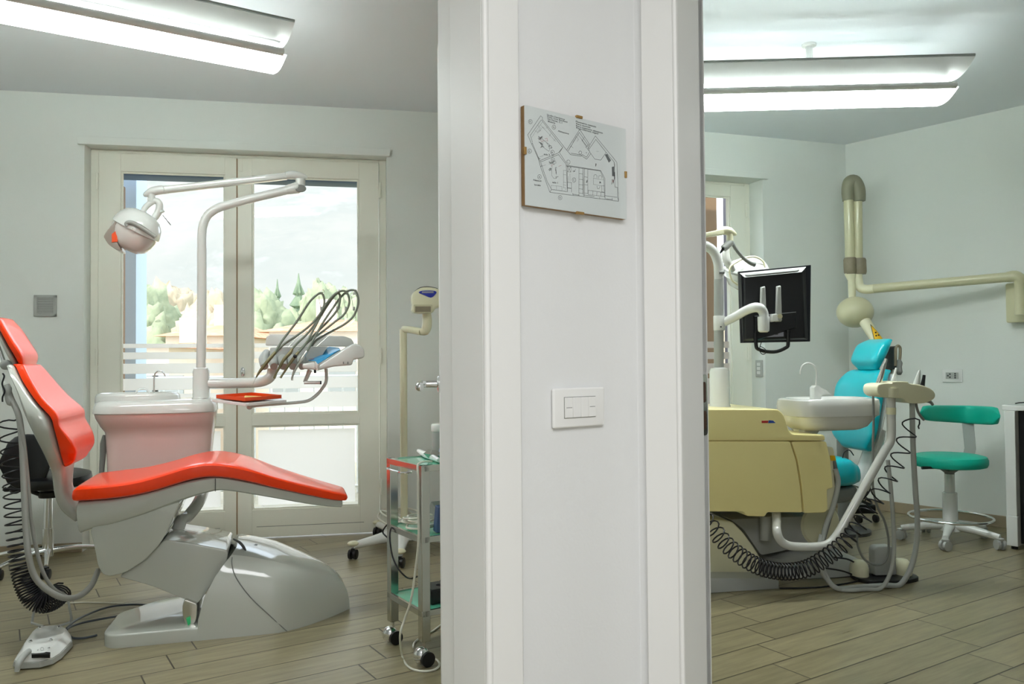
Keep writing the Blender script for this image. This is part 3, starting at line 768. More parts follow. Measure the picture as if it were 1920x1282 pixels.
# ---- hoses hanging from the backrest
def hose(name, fr, v, cf, pts, r, m, label, cat='hose', group=None, n=10, k=6, parent=None):
    P = [fr.hw(*cf(x, y), vv) for (x, y), vv in zip(pts, v if isinstance(v, (list, tuple)) else [v] * len(pts))]
    for p_ in P:
        p_.z = max(p_.z, (r if not isinstance(r, (list, tuple)) else max(r)) + .001)
    return obj(name, MB().tube(P, r, n, k), m, parent, label=label, cat=cat, group=group)
hose('suction_hose', LC, [.12, .12, .08, .06, .03, .0, -.02, -.02, -.02, .0, .05, .1, .2], D8, [(32, 215), (55, 275), (88, 350), (104, 480), (113, 680), (122, 880), (135, 1010), (165, 1110), (230, 1175), (300, 1208), (370, 1200), (430, 1150), (462, 1080)], .0115, 'hose', 'thick grey hose looping from the orange chair backrest down to the floor', 'hose')
hose('suction_hose', LC, [.1, .06, .05, .04, .04, .04, .06, .1], D8, [(62, 290), (105, 420), (128, 620), (142, 800), (168, 960), (200, 1080), (248, 1160), (312, 1200)], .007, 'hose', 'thinner grey hose hanging just right of the thick one behind the orange chair', 'hose')
b = MB(); b.tube([LC.hw(*D8(x, y), .12) for x, y in ((26, 205), (34, 225), (38, 262), (50, 285), (66, 292))], [.014, .017, .012, .016, .010], 12, 3); obj('hose_holder', b, 'lgrey', ch)
hose('usb_cable', LC, .1, D8, [(12, 150), (20, 165), (10, 200), (22, 235), (12, 262), (12, 285)], .003, 'blackr', 'short black plug cable hanging at the top of the orange backrest', 'cable')
def coil(P, R, turns, r, m, label, name='coiled_cable', n=6, dens=None, lead=0):
    """helix around a smooth path P; dens = list of relative turn density per point"""
    pts, _ = cr3([V(p) for p in P], [0] * len(P), 24); D = [1.0] * len(pts)
    if dens:
        _, D = cr3([V(p) for p in P], dens, 24)
    acc = [0]
    for i in range(1, len(pts)): acc.append(acc[-1] + (pts[i] - pts[i - 1]).length * (D[i] + D[i - 1]) / 2)
    tot = acc[-1]; out = []; K = int(turns * 12); j = 0; nrm = None
    for q in range(K + 1):
        a = tot * q / K
        while j < len(acc) - 2 and acc[j + 1] < a: j += 1
        t = (a - acc[j]) / max(1e-9, acc[j + 1] - acc[j]); p = pts[j].lerp(pts[j + 1], t); tg = (pts[min(j + 2, len(pts) - 1)] - pts[max(0, j - 1)]).normalized()
        if nrm is None: nrm = tg.cross(V((0, 1, 0))).normalized()
        nrm = (nrm - tg * nrm.dot(tg)).normalized(); bn = tg.cross(nrm)
        ph = 2 * PI * turns * q / K; o = p + (nrm * math.cos(ph) + bn * math.sin(ph)) * R
        o.z = max(o.z, r + .001); out.append(o)
    return obj(name, MB().tube(out, r, n), m, label=label, cat='coiled cable')
P = [LC.hw(*D8(x, y), v) for x, y, v in ((46, 355, .15), (42, 380, .15), (50, 470, .14), (60, 600, .12), (68, 720, .1), (76, 850, .08), (88, 960, .08), (100, 1060, .08), (122, 1150, .06), (158, 1212, .05), (210, 1232, .06), (262, 1210, .1), (292, 1172, .14))]
coil(P, .037, 46, .0033, 'blackr', 'black coiled cable hanging behind the orange backrest to the floor', dens=[.3, .35, .45, .5, .6, .7, 1, 1.6, 2.2, 2.8, 3, 2.6, 2])

# ---- foot control
fc = thing('foot_pedal', 'white foot pedal box with four steel studs on the left room floor', 'foot pedal', hz(85, 1235, 0))
FP = {'a': hz(*FC(195, 905), .0), 'b': hz(*FC(250, 865), .0)}
z1 = .052
bot = [hz(*FC(x, y), .004) for x, y in ((150, 830), (245, 862), (480, 845), (640, 800), (740, 735), (880, 585), (862, 520), (800, 470), (420, 460), (330, 560), (240, 690))]
topp = [hz(*FC(x, y), .055) for x, y in ((290, 640), (340, 650), (420, 655), (520, 650), (610, 600), (730, 470), (785, 370), (700, 328), (470, 345), (400, 400), (300, 545))]
b = MB().loft([bot, [a.lerp(V((c.x, c.y, 0)), .12) + V((0, 0, .022)) for a, c in zip(bot, topp)]]); obj('sole', b, 'lgrey', fc, .003)
mid = [a.lerp(V((c.x, c.y, 0)), .12) + V((0, 0, .022)) for a, c in zip(bot, topp)]
b = MB().loft([mid, [m_.lerp(c, .85) + V((0, 0, .002)) for m_, c in zip(mid, topp)], topp]); obj('housing', b, 'white', fc, .006)
for x, y in ((475, 365), (708, 355), (368, 528), (610, 512)):
    p = hz(*FC(x, y), .056); obj('stud', MB().lathe([(.0075, -.004), (.0075, .002), (.0045, .005)], p, n=14), 'chrome', fc)
b = MB(); b.plate([hz(*FC(x, y), .04) for x, y in ((365, 665), (550, 655), (555, 690), (605, 695), (600, 725), (480, 722), (380, 725))], .012, (0, 0, 1)); obj('slot', b, 'black', fc)
b = MB(); b.tube([hz(*FC(350, 640), .06), hz(*FC(290, 690), .055), hz(*FC(230, 780), .04), hz(*FC(200, 890), .012)], [.010, .011, .012, .008], 10, 3); obj('side_lever', b, 'lgrey', fc)
hb = [hz(*FC(x, y), z) for x, y, z in ((520, 345, .05), (400, 310, .05), (385, 290, .05), (415, 130, .10), (450, -20, .16), (620, -45, .17), (790, -25, .17), (835, 130, .12), (855, 270, .06), (800, 310, .05), (700, 340, .05))]
obj('carry_handle', MB().tube(hb, .005, 8, 3), 'lgrey', fc)
b = MB()
for x, y, w_ in ((452, 630, .006), (585, 603, .012)):
    b.plate([hz(*FC(x - 14 * w_ * 100, y + 4), .0585), hz(*FC(x + 12 * w_ * 100, y - 9), .0585), hz(*FC(x + 12 * w_ * 100, y + 3), .0585)], .0006, (0, 0, 1))
b.tube([hz(*FC(505 + 20 * math.cos(a), 617 + 20 * math.sin(a)), .0585) for a in [i * PI / 8 for i in range(16)]], .0005, 5, closed=True)
obj('symbol', b, 'dgrey', fc)
cab = lambda pts, z, r, m, lab: obj('cable', MB().tube([hz(*FC(x, y), zz) for (x, y), zz in zip(pts, z if isinstance(z, list) else [z] * len(pts))], r, 8, 5), m, label=lab, cat='cable')
cab([(800, 370), (900, 280), (1080, 190), (1300, 115), (1550, 85), (1740, 88), (1790, 105), (1740, 150), (1550, 200), (1250, 250), (1000, 300), (860, 345), (800, 385)], [.04, .03, .012, .01, .01, .01, .012, .012, .014, .015, .02, .03, .04], .0045, 'dcable', 'looped dark cable lying between the foot pedal and the chair base')
cab([(850, 470), (900, 488), (1000, 485), (1120, 462), (1160, 450)], [.02, .008, .006, .006, .006], .0045, 'dcable', 'short dark cable end running from the foot pedal to the base plate')
cab([(700, 80), (760, 70), (1000, 58), (1250, 62), (1500, 72), (1700, 78), (1900, 75)], .004, .003, 'cable', 'thin pale cable lying straight on the floor under the orange chair')

# ---- black stool behind the chair
sc_ = hz(88, 1062, 0)
st = thing('saddle_stool', 'black stool with chrome star base behind the orange chair', 'stool', sc_)
yb = sc_.y
def A(x, y, dy=0): return at(x, y, yb + dy)
zc = A(90, 1034).z
obj('gas_column', MB().tube([A(90, 1042), A(90, 990)], .028, 18).tube([A(90, 990), A(91, 905)], .0225, 18), 'chrome', st)
hub = A(90, 1040); hub.z = .085
ends = [(120, 1078, 0), (8, 1052, 0), (-14, 1080, 0), (32, 1022, 0), (150, 1022, 0)]
for i, (x, y, _) in enumerate(ends):
    a_ = math.radians([-62, 188, 250, 125, 35][i]); e_ = hub + V((math.cos(a_), math.sin(a_), 0)) * .29
    obj('leg', MB().tube([hub, hub.lerp(e_, .5) + V((0, 0, .004)), e_ + V((0, 0, -.02))], [.018, .014, .010], 12, 3), 'chrome', st)
    b = MB(); 
    for s_ in (-1, 1):
        b.lathe([(.018, -.009), (.026, -.007), (.026, .007), (.018, .009)], e_ + V((.013 * s_ * 1.0, 0, .026 - e_.z)), (1, .2, 0), 18)
    b.box((e_.x, e_.y, .045), .016, .03, .03); cs = obj('castor', b, 'black', st)
b = MB(); c_ = A(105, 896); 
b.lathe([(.02, -.05), (.12, -.045), (.17, -.03), (.18, -.005), (.175, .018), (.14, .03), (.0, .02)], c_, (0, -.08, 1), 30, 1.0, .95); obj('seat', b, 'black', st)
b = MB(); b.lathe([(.05, -.04), (.06, -.01), (.03, 0)], A(92, 918), n=16); obj('seat_plate', b, 'black', st)
b = MB(); bc = A(52, 865, -.12); fr_ = Fr(bc.x, bc.y, 20)
cushion(b, fr_, 0, [((-.11, .0 - .02 + bc.z - .0), (-.10, bc.z + .02), .10), ((-.05, bc.z - .13), (-.045, bc.z + .135), .0), ], px=False) if False else None
rings = []
for i in range(9):
    t = -1 + 2 * i / 8; hgt = .145 * math.sqrt(max(.02, 1 - abs(t) ** 2.6)); yy = .05 * t * t * -1
    rings.append([fr_.w(.115 * t, yy + .025 * sgp(math.cos(a), .6), bc.z + hgt * sgp(math.sin(a), .8)) for a in [2 * PI * j / 20 for j in range(20)]])
b.loft(rings); obj('backrest', b, 'black', st)
b = MB(); b.tube([A(60, 900, -.1), A(62, 922, -.06), A(92, 928)], .012, 10, 3); obj('backrest_bar', b, 'black', st)
b = MB(); b.tube([A(30, 905, -.12), A(15, 918, -.12), A(8, 916, -.12)], .012, 10, 2); b.ell(A(28, 918, -.12), .03, .02, .022); obj('lever', b, 'black', st)

# ---- cuspidor unit and arms (behind the chair)
UV = 1.0    # centre depth of unit in LC
un = thing('dental_unit', 'white spittoon unit with tall pole and instrument console behind the orange chair', 'dental unit', LC.w(-.2, UV, .4))
def ring_at(lx, ly, rx, ry, hv, e=.55, n=36, dz=0, vc=UV):
    a = LC.hit(lx, ly, vc); c = LC.hit(rx, ry, vc); cu_ = (a[0] + c[0]) / 2; hu = (c[0] - a[0]) / 2; z = (a[1] + c[1]) / 2 + dz
    return [LC.w(cu_ + hu * sgp(math.cos(t), e), vc + hv * sgp(math.sin(t), e), z) for t in [2 * PI * j / n for j in range(n)]]
w1 = lambda lx, rx, y, hv, e=.6: ring_at(*W1(lx, y + 6), *W1(rx, y - 10), hv, e)
rings = [w1(262, 1020, 1420, .13), w1(255, 1026, 1290, .135), w1(250, 1036, 1150, .14), w1(243, 1046, 1040, .145), w1(238, 1052, 985, .15), w1(205, 1060, 945, .165), w1(170, 1068, 885, .185), w1(160, 1070, 852, .19)]
obj('body', MB().loft(rings), 'pink', un)
rings = [w1(160, 1070, 852, .19), w1(152, 1074, 846, .195), w1(152, 1074, 838, .195), w1(158, 1070, 800, .19), w1(172, 1062, 772, .18), w1(195, 1040, 756, .165)]
obj('lid', MB().loft(rings), 'gwhite', un)
pc = LC.hw(*W1(478, 748), UV); 
prof = [(.182, -.03), (.184, -.01), (.182, .012), (.176, .024), (.166, .029), (.154, .024), (.135, .006), (.06, -.008), (.0, -.010)]
obj('basin', MB().lathe([(r, h) for r, h in prof], pc, n=40, sx=1.08, sy=.78, xd=LC.u), 'gwhite', un)
def T(fr, v, cf, pts, r, n=10, k=5): return MB().tube([fr.hw(*cf(x, y), v) for x, y in pts], r, n, k)
obj('spout', T(LC, UV + .03, W1, [(597, 720), (597, 660), (597, 600), (606, 562), (636, 541), (664, 552), (682, 583)], .0042), 'chrome', un)
obj('spout', T(LC, UV, W1, [(455, 722), (470, 690), (508, 673), (545, 685), (566, 718)], .0045), 'white', un)
obj('collar', MB().lathe([(.044, 0), (.046, .004), (.042, .01), (.041, .14), (.036, .155), (.024, .160), (.0, .16)], LC.w(LC.hit(*W1(950, 745), UV)[0], UV, LC.hit(*W1(950, 745), UV)[1] - .003), n=28), 'gwhite', un)
obj('pole', T(LC, UV, C3, [(600, 1235), (603, 1050), (605, 900), (606, 700), (606, 500)], .0235, 20, 3), 'gwhite', un)
obj('light_post', T(LC, UV, C3, [(606, 505), (606, 440), (612, 375), (636, 320), (690, 279), (770, 252), (900, 218), (1020, 190), (1110, 168)], .0225, 20, 5), 'gwhite', un)
b = MB(); b.tube([LC.hw(*C3(1090, 172), UV), LC.hw(*C3(1150, 158), UV), LC.hw(*C3(1190, 145), UV)], [.024, .031, .020], 20, 4); b.tube([LC.hw(*C3(1170, 150), UV), LC.hw(*C3(1170, 108), UV)], .026, 20); j_ = obj('elbow_joint', b, 'gwhite', un)
p = LC.hw(*C3(1170, 162), UV - .022); obj('end_plate', MB().lathe([(.026, 0), (.024, -.006), (.0, -.009)], p, (-LC.v * -1), 20, 1.15, .8), 'mgrey', j_)
b = MB(); b.tube([LC.hw(*C3(x, y), UV) for x, y in ((1210, 100), (1170, 92), (1120, 84), (1080, 92))], [.006, .020, .022, .019], 18, 3)
obj('arm_cover', b, 'gwhite', un)
# spring arm: boxy bar
a0 = LC.hit(*C3(1090, 92), UV); a1 = LC.hit(*C3(385, 172), UV); d_ = V((a1[0] - a0[0], a1[1] - a0[1])).normalized(); nn = V((-d_.y, d_.x)) * .0175
poly = [(a0[0] + nn.x, a0[1] + nn.y), (a1[0] + nn.x, a1[1] + nn.y), (a1[0] - nn.x, a1[1] - nn.y), (a0[0] - nn.x, a0[1] - nn.y)]
obj('spring_arm', MB().slab(LC, poly, UV - .024, UV + .024, .012, 4), 'gwhite', un)
obj('arm_end', MB().tube([LC.hw(*C3(x, y), UV) for x, y in ((410, 170), (360, 172), (320, 182), (285, 198), (272, 205))], [.020, .023, .022, .014, .005], 18, 3).tube([LC.hw(*C3(318, 190), UV), LC.hw(*C3(318, 240), UV)], .018, 16), 'gwhite', un)
# operating lamp head
lv = UV - .0
ol = obj('lamp_yoke', T(LC, lv, LZ, [(692, 480), (735, 400), (800, 335), (880, 292), (940, 320), (955, 390), (930, 470), (870, 560), (790, 630), (700, 675)], [.012, .014, .015, .016, .017, .018, .018, .017, .015, .012], 14, 4), 'gwhite', un)
lc_ = LC.hw(*LZ(600, 735), lv); ax = (LC.u * .46 + V((0, 0, .88)) - LC.v * .12).normalized()
xd = LC.u
obj('lamp_housing', MB().lathe([(.0, .105), (.05, .10), (.085, .082), (.108, .05), (.118, .015), (.119, .0), (.108, -.006), (.1, -.004)], lc_, ax, 40), 'gwhite', un)
obj('lamp_reflector', MB().lathe([(.108, .0), (.110, -.02), (.104, -.05), (.088, -.085), (.06, -.105), (.0, -.112)], lc_, ax, 40), 'lampglass', un)
poly = hits(LC, lv - .02, PP(LZ, (365, 588), (250, 700), (155, 835), (170, 890), (225, 970), (320, 1035), (400, 1050), (345, 930), (320, 800), (330, 690)))
obj('lamp_visor', MB().slab(LC, sm2(poly, 3), lv - .075, lv + .075, .02), 'smoke', un)
obj('painted_reflection', MB().slab(LC, hits(LC, lv - .08, PP(LZ, (290, 745), (312, 770), (322, 905), (235, 915), (235, 790))), lv - .079, lv - .072, .001, 1), 'orangep', un)  # orange reflection on the visor, put in as a coloured patch
obj('lamp_handle', T(LC, lv - .125, LZ, [(690, 700), (560, 625), (480, 612), (450, 632), (470, 680)] if False else [(470, 672), (448, 636), (490, 612), (570, 628), (700, 700), (800, 770), (895, 838)], [.007, .008, .010, .011, .011, .011, .010], 12, 4), 'hose', un)
obj('handle_mount', MB().tube([LC.hw(*LZ(570, 690), lv - .09), LC.hw(*LZ(575, 720), lv - .13)], .008, 10), 'white', un)
sb = obj('lamp_sensor', MB().tube([LC.hw(*LZ(960, 420), lv + .0), LC.hw(*LZ(985, 470), lv)], [.012, .017], 12), 'lgrey', un)
obj('sensor_pin', T(LC, lv, LZ, [(1000, 505), (1122, 655)], .0022, 6, 1), 'dgrey', un)

# delivery arm and console
dvv = UV - .12
obj('delivery_arm', MB().tube([LC.hw(*C4(x, y), v) for x, y, v in ((40, 935, UV), (150, 935, UV), (300, 932, UV - .04), (440, 926, UV - .08), (515, 905, dvv), (553, 865, dvv), (560, 815, dvv))], .0262, 20, 6), 'gwhite', un)
con = obj('console', MB().slab(LC, rc(hits(LC, dvv - .12, PP(C4, (795, 778), (893, 762), (925, 794), (1110, 674), (1200, 618), (1255, 625), (1288, 660), (1292, 720), (1270, 735), (1200, 745), (1195, 788), (1040, 800), (930, 828), (800, 818))), .012), dvv - .16, dvv + .14, .018, 4), 'gwhite', un)
# sloping keypad wedge: a tilted panel on the near top side of the console
kp = [LC.hw(*C4(x, y), v) for x, y, v in ((812, 752, dvv + .0), (1010, 642, dvv + .12), (1098, 650, dvv + .10), (1106, 668, dvv - .03), (922, 788, dvv - .17), (900, 757, dvv - .165))]
obj('keypad_bed', MB().loft([[p + V((0, 0, -.03)) for p in kp], kp]), 'gwhite', un, .002)
kq = [LC.hw(*C4(x, y), v) for x, y, v in ((822, 752, dvv - .01), (1012, 645, dvv + .11), (1092, 652, dvv + .09), (1099, 668, dvv - .03), (922, 782, dvv - .165), (902, 755, dvv - .155))]
up = V((0, 0, .0015)); kpd = obj('keypad', MB().loft([kq, [p + V((0, 0, .003)) - LC.v * .002 for p in kq]]), 'blue', un)
for (x, y, v) in ((905, 715, .0), (945, 693, .03), (985, 670, .06), (1020, 655, .085), (1050, 660, .07), (935, 722, -.04), (975, 700, -.01), (1015, 680, .02), (1050, 672, .04)):
    b = MB(); p = LC.hw(*C4(x, y), dvv + v); b.box(p + V((0, 0, .004)), .016, .010, .002, LC); obj('key', b, 'white', kpd)
b = MB(); p = LC.hw(*C4(880, 745), dvv - .09); b.box(p + V((0, 0, .004)), .03, .012, .002, LC); obj('key', b, 'red', kpd)
b = MB()
for x in (1128, 1164):
    p = LC.hw(*C4(x, 770), dvv - .161); b.tube([p + V((0, 0, .006)), p - V((0, 0, .006))], .003, 6)
obj('vent_slot', b, 'mgrey', con)
obj('rear_bar', MB().slab(LC, rc(hits(LC, dvv + .16, PP(C4, (505, 600), (510, 560), (545, 540), (1130, 556), (1190, 575), (1212, 612), (1205, 640), (505, 632))), .008), dvv + .15, dvv + .20, .015, 3), 'gwhite', un)
obj('cradle_base', MB().slab(LC, rc(hits(LC, dvv, PP(C4, (538, 650), (800, 640), (1000, 640), (900, 790), (600, 790), (540, 740))), .008), dvv - .06, dvv + .16, .01, 3), 'lgrey', un)
for i in range(5):
    x0 = 468 + i * 76
    obj('holder', MB().tube([LC.hw(*C4(x0 + 45, 690 - i * 2), dvv + .04), LC.hw(*C4(x0 + 20, 740), dvv - .06), LC.hw(*C4(x0 + 28, 800), dvv - .13)], [.020, .024, .019], 14, 3), 'lgrey', un)
obj('bracket_arm', MB().tube([LC.hw(*C4(860, 825), dvv - .08), LC.hw(*C4(818, 925), dvv - .08)], [.012, .009], 8), 'gwhite', un)
gh = obj('grip_bar', T(LC, dvv - .1, C4, [(812, 928), (945, 928)], .0085, 14, 1), 'white', un)
obj('grip_cap', T(LC, dvv - .1, C4, [(940, 928), (952, 928)], .009, 14, 1), 'black', gh)
obj('knob', T(LC, dvv - .05, C4, [(900, 825), (901, 852)], .006, 10, 1), 'black', un)
obj('tray_arm', MB().tube([LC.hw(*C4(x, y), v) for x, y, v in ((988, 815, dvv), (992, 900, dvv), (975, 950, dvv), (920, 1020, dvv), (850, 1070, dvv - .02), (760, 1086, dvv - .05), (600, 1098, dvv - .1), (430, 1112, dvv - .14), (375, 1125, dvv - .16))], .0085, 12, 5).ell(LC.hw(*C4(375, 1125), dvv - .16), .014, .014, .012), 'gwhite', un)
tb = [LC.hw(*C4(x, y), v) for x, y, v in ((72, 1060, dvv - .12), (345, 1094, dvv - .30), (672, 1066, dvv - .10), (640, 1052, dvv - .02), (395, 1034, dvv + .02))]
obj('tray_board', MB().loft([[p - V((0, 0, .014)) for p in tb], tb]), 'white', un, .002)
# orange tray, top-level
ta = [LC.hw(*C4(x, y), v) + V((0, 0, .001)) for x, y, v in ((108, 1056, dvv - .13), (340, 1080, dvv - .28), (632, 1056, dvv - .12), (395, 1036, dvv + .0))]
ot = thing('instrument_tray', 'orange plastic instrument tray on the white swivel board beside the spittoon', 'tray', ta[1])
b = MB(); b.loft([ta, [p + V((0, 0, .003)) for p in ta]]); obj('tray_floor', b, 'orangep', ot)
b = MB(); hh = V((0, 0, .018)); cc = sum(ta, V()) / 4
for i in range(4):
    p, q = ta[i], ta[(i + 1) % 4]; pi, qi = p.lerp(cc, .02), q.lerp(cc, .02)
    b.loft([[p, q, qi, pi], [p + hh, q + hh, qi + hh, pi + hh]])
obj('tray_rim', b, 'orangep', ot)
b = MB(); cs = [LC.hw(*C4(x, y), v) + V((0, 0, .006)) for x, y, v in ((340, 1058, dvv - .15), (480, 1050, dvv - .12), (400, 1036, dvv - .05))]
cs = [ta[0].lerp(ta[2], .42) + V((0, 0, .0035)), ta[1].lerp(ta[2], .45) + V((0, 0, .0035)), ta[2].lerp(ta[3], .3) + V((0, 0, .0035)), ta[3].lerp(ta[0], .2) + V((0, 0, .0035))]
obj('paper_liner', MB().loft([cs, [p + V((0, 0, .001)) for p in cs]]), mat('yellow_paper_liner', S(244, 208, 130), .7), label='pale yellow paper liner lying in the orange tray', cat='paper')
# handpieces with hoses
def handpiece(label, body, rad, hosep, v, m):
    b0 = LC.hw(*C4(*body[0]), v - .03)
    r_ = thing('dental_handpiece', label, 'dental handpiece', b0, 'handpieces hanging on the instrument console')
    obj('grip', MB().tube([LC.hw(*C4(x, y), v - .03) for x, y in body], rad, 12, 4), m, r_)
    obj('hose', MB().tube([LC.hw(*C4(x, y), v - .03 + .10 * min(1, i / 3)) for i, (x, y) in enumerate(hosep)], .0058, 10, 5), 'hoseg', r_)
    return r_
hv_ = dvv - .13
h1 = handpiece('slim handpiece with a needle tip, leftmost on the console', [(428, 888), (450, 850), (480, 808), (530, 745), (585, 682)], [.003, .006, .008, .009, .008],
          [(570, 700), (600, 650), (650, 575), (760, 430), (850, 290), (915, 225), (955, 212), (975, 265), (968, 325), (935, 385), (860, 470), (750, 555), (650, 622), (580, 690)], hv_, 'bronze')
obj('needle', T(LC, hv_ - .03, C4, [(396, 955), (430, 885)], .0012, 6, 1), 'steel', h1)
handpiece('bronze-coloured handpiece, second from the left on the console', [(572, 895), (580, 868), (610, 815), (650, 745), (700, 690), (718, 655)], [.006, .005, .006, .0085, .0095, .006],
          [(715, 660), (760, 610), (830, 545), (890, 470), (960, 345), (1020, 258), (1080, 205), (1140, 195), (1172, 245), (1170, 310), (1130, 385), (1060, 440), (960, 520), (860, 590), (770, 670)], hv_, 'bronze')
handpiece('bronze-coloured handpiece, third from the left on the console', [(622, 890), (650, 850), (690, 785), (735, 725), (770, 680)], [.006, .005, .007, .009, .006],
          [(765, 690), (830, 610), (890, 500), (950, 390), (1020, 280), (1075, 215), (1100, 230), (1095, 300), (1075, 350), (1010, 430), (900, 540), (820, 620), (770, 690)], hv_ + .01, 'bronze')
handpiece('silvery handpiece, rightmost on the console beside the blue keypad', [(716, 910), (720, 880), (740, 825), (785, 750), (835, 675)], [.006, .005, .007, .009, .006],
          [(830, 690), (885, 590), (950, 470), (1040, 335), (1110, 240), (1170, 192), (1225, 195), (1248, 260), (1240, 325), (1205, 400), (1130, 465), (1000, 535), (900, 600), (850, 690)], hv_ + .02, 'steel')
p = LC.hw(*C4(740, 718), hv_ - .045); obj('black_ring', MB().ell(p, .010, .008, .010), 'black', un)
ws = []
for i, dx in enumerate((0, 128, 196, 262)):
    b = MB(); x0 = 705 + dx
    b.tube([LC.hw(*C4(x, y), dvv + .09) for x, y in ((x0 - 60, 690 - i * 15), (x0 + 60 , 560 - i * 6), (x0 + 200, 470), (x0 + 258, 405), (x0 + 240, 330), (x0 + 228, 230), (x0 + 262, 225), (x0 + 270, 290), (x0 + 262, 345))] if True else [], .0014, 6, 4)
    b.tube([LC.hw(*C4(x, y), dvv + .085) for x, y in ((x0 + 240, 225), (x0 + 245, 195), (x0 + 262, 184), (x0 + 268, 205), (x0 + 255, 232))], .0014, 6, 4)
    wsr = obj('hose_support', b, 'steel', un)
    b = MB(); p = LC.hw(*C4(x0 + 245, 335), dvv + .085); b.tube([p + V((0, 0, .010)), p - V((0, 0, .010))], .006, 8); obj('roller', b, 'lgrey', wsr); b = MB(); p = LC.hw(*C4(x0 + 250, 212), dvv + .085); b.tube([p + V((0, 0, .007)), p - V((0, 0, .007))], .006, 8); obj('roller', b, 'lgrey', wsr)
# connecting tube between chair and unit, hoses behind the unit
obj('support_tube', MB().tube([LC.hw(*C5(x, y), v) for x, y, v in ((108, 330, .62), (100, 370, .55), (75, 425, .45), (30, 480, .40), (0, 500, .36), (-20, 560, .32))], .026, 18, 5), 'gwhite', un)
obj('waste_hose', MB().tube([LC.hw(*C1(x, y), UV - .03) for x, y in ((600, 780), (592, 830), (588, 900), (582, 985), (580, 1080))], [.009, .016, .014, .012, .012], 12, 4), 'mgrey', un)

# ---- steel trolley
nf = hz(796, 1247, 0); lf = hz(737, 1206, 0); tn = (V((nf.x - lf.x, nf.y - lf.y, 0)))
TL = tn.length; TR_ = Fr(lf.x, lf.y, math.degrees(math.atan2(tn.y, tn.x)))     # u from left post to near post, v to the right/away
TW = .40
tr = thing('steel_trolley', 'chrome-framed trolley with three green glass shelves by the left doorway', 'trolley', TR_.w(TL / 2, TW / 2, 0))
ztop_ = TR_.hit(798, 868, 0)[1] if False else TR_.hw(*T8(570, 665), 0).z
PX = .034
pd = [(0, 0), (TL, 0), (0, TW), (TL, TW)]
for (u_, v_) in pd:
    obj('post', MB().ub(TR_, u_ - PX / 2, u_ + PX / 2, v_ - PX / 2, v_ + PX / 2, .088, ztop_), 'steel', tr, .002)
    c_ = TR_.w(u_, v_, 0); b = MB().tube([c_ + V((0, 0, .05)), c_ + V((0, 0, .09))], .006, 8)
    b.ell(c_ + V((-.012, 0, .036)), .03, .024, .032); ca = obj('castor', b, 'chrome', tr)
    obj('wheel', MB().lathe([(.015, -.012), (.0265, -.010), (.0265, .010), (.015, .012)], c_ + V((.012, -.012, .0268)), V((.55, -.8, 0)), 20), 'black', ca)
def shelf(z, lip=.022):
    h_ = PX / 2
    b = MB().ub(TR_, -h_, TL + h_, -h_ , -h_ + .012, z - lip, z).ub(TR_, -h_, TL + h_, TW + h_ - .012, TW + h_, z - lip, z).ub(TR_, -h_, -h_ + .012, -h_ + .012, TW + h_ - .012, z - lip, z).ub(TR_, TL + h_ - .012, TL + h_, -h_ + .012, TW + h_ - .012, z - lip, z)
    obj('shelf_frame', b, 'steel', tr, .001)
    obj('glass_shelf', MB().ub(TR_, -h_ + .012, TL + h_ - .012, -h_ + .012, TW + h_ - .012, z - .012, z - .004), 'green', tr)
zs_ = [ztop_, TR_.hw(*T6(575, 600), 0).z, TR_.hw(*TB(215, 830), 0).z]
for z in zs_: shelf(z)
b = MB(); b.tube([TR_.w(.05, -.035, ztop_ - .03), TR_.w(.07, -.05, ztop_ - .032), TR_.w(TL - .08, -.05, ztop_ - .032), TR_.w(TL - .06, -.02, ztop_ - .03)], .004, 8, 3); obj('side_handle', b, 'chrome', tr)
# things on the trolley
tz = zs_[0] - .003
def tp(x, y, v): return TR_.hw(x, y, v)
jx = TR_.hit(826, 800, .34)
jc = V((at(826, 800, TR_.w(TL * .4, .3, 0).y).x, TR_.w(TL * .4, .3, 0).y, tz))
jt = at(826, 794, jc.y).z
ja = thing('water_bottle', 'translucent white capped container at the back of the trolley top', 'container', jc)
obj('jar', MB().lathe([(.033, 0), (.035, .004), (.035, (jt - tz) * .62), (.034, jt - tz - .03)], jc, n=28), 'lgrey', ja)
obj('lid', MB().lathe([(.036, jt - tz - .03), (.038, jt - tz - .026), (.038, jt - tz - .006), (.034, jt - tz), (.0, jt - tz)], jc, n=28), 'white', ja)
bc_ = V((at(822, 858, TR_.w(TL * .55, .16, 0).y).x, TR_.w(TL * .55, .16, 0).y, tz))
b = MB(); bl = [bc_ + V(p) for p in ((-.055, -.03, .028), (.06, -.05, .012), (.08, .04, .02), (-.045, .05, .034))]
b.loft([[p.lerp(bc_ + V((0, 0, .006)), .3) - V((0, 0, .012)) for p in bl], bl]); obj('instrument_bowl', b, 'steel', label='small tilted metal bowl on the trolley top', cat='bowl')
b = MB()
for i in range(5):
    a = .4 * i; q = bc_ + V((.0 + .012 * i, 0.0, .03)); b.plate([q, q + V((.012, .003, .045)), q + V((.022, -.004, .04)), q + V((.014, 0, 0))], .0008)
obj('plastic_wrapper', b, mat('clear_blue_wrapper', S(190, 205, 230), .15, coat=.6), label='crumpled clear wrappers sticking out of the metal bowl', cat='wrapper', kind='stuff')
hp_ = TR_.w(TL * .62, .10, tz + .012)
r_ = thing('polymerisation_gun', 'white corded handpiece lying on the trolley top beside the metal bowl', 'handpiece', hp_)
hpP = [TR_.hw(*T8(x, y), v) for x, y, v in ((465, 528, .16), (560, 560, .12), (660, 585, .10), (735, 632, .08))]
for p in hpP: p.z = max(p.z, tz + .012)
obj('grip', MB().tube(hpP, [.009, .013, .012, .008], 12, 4), 'white', r_)
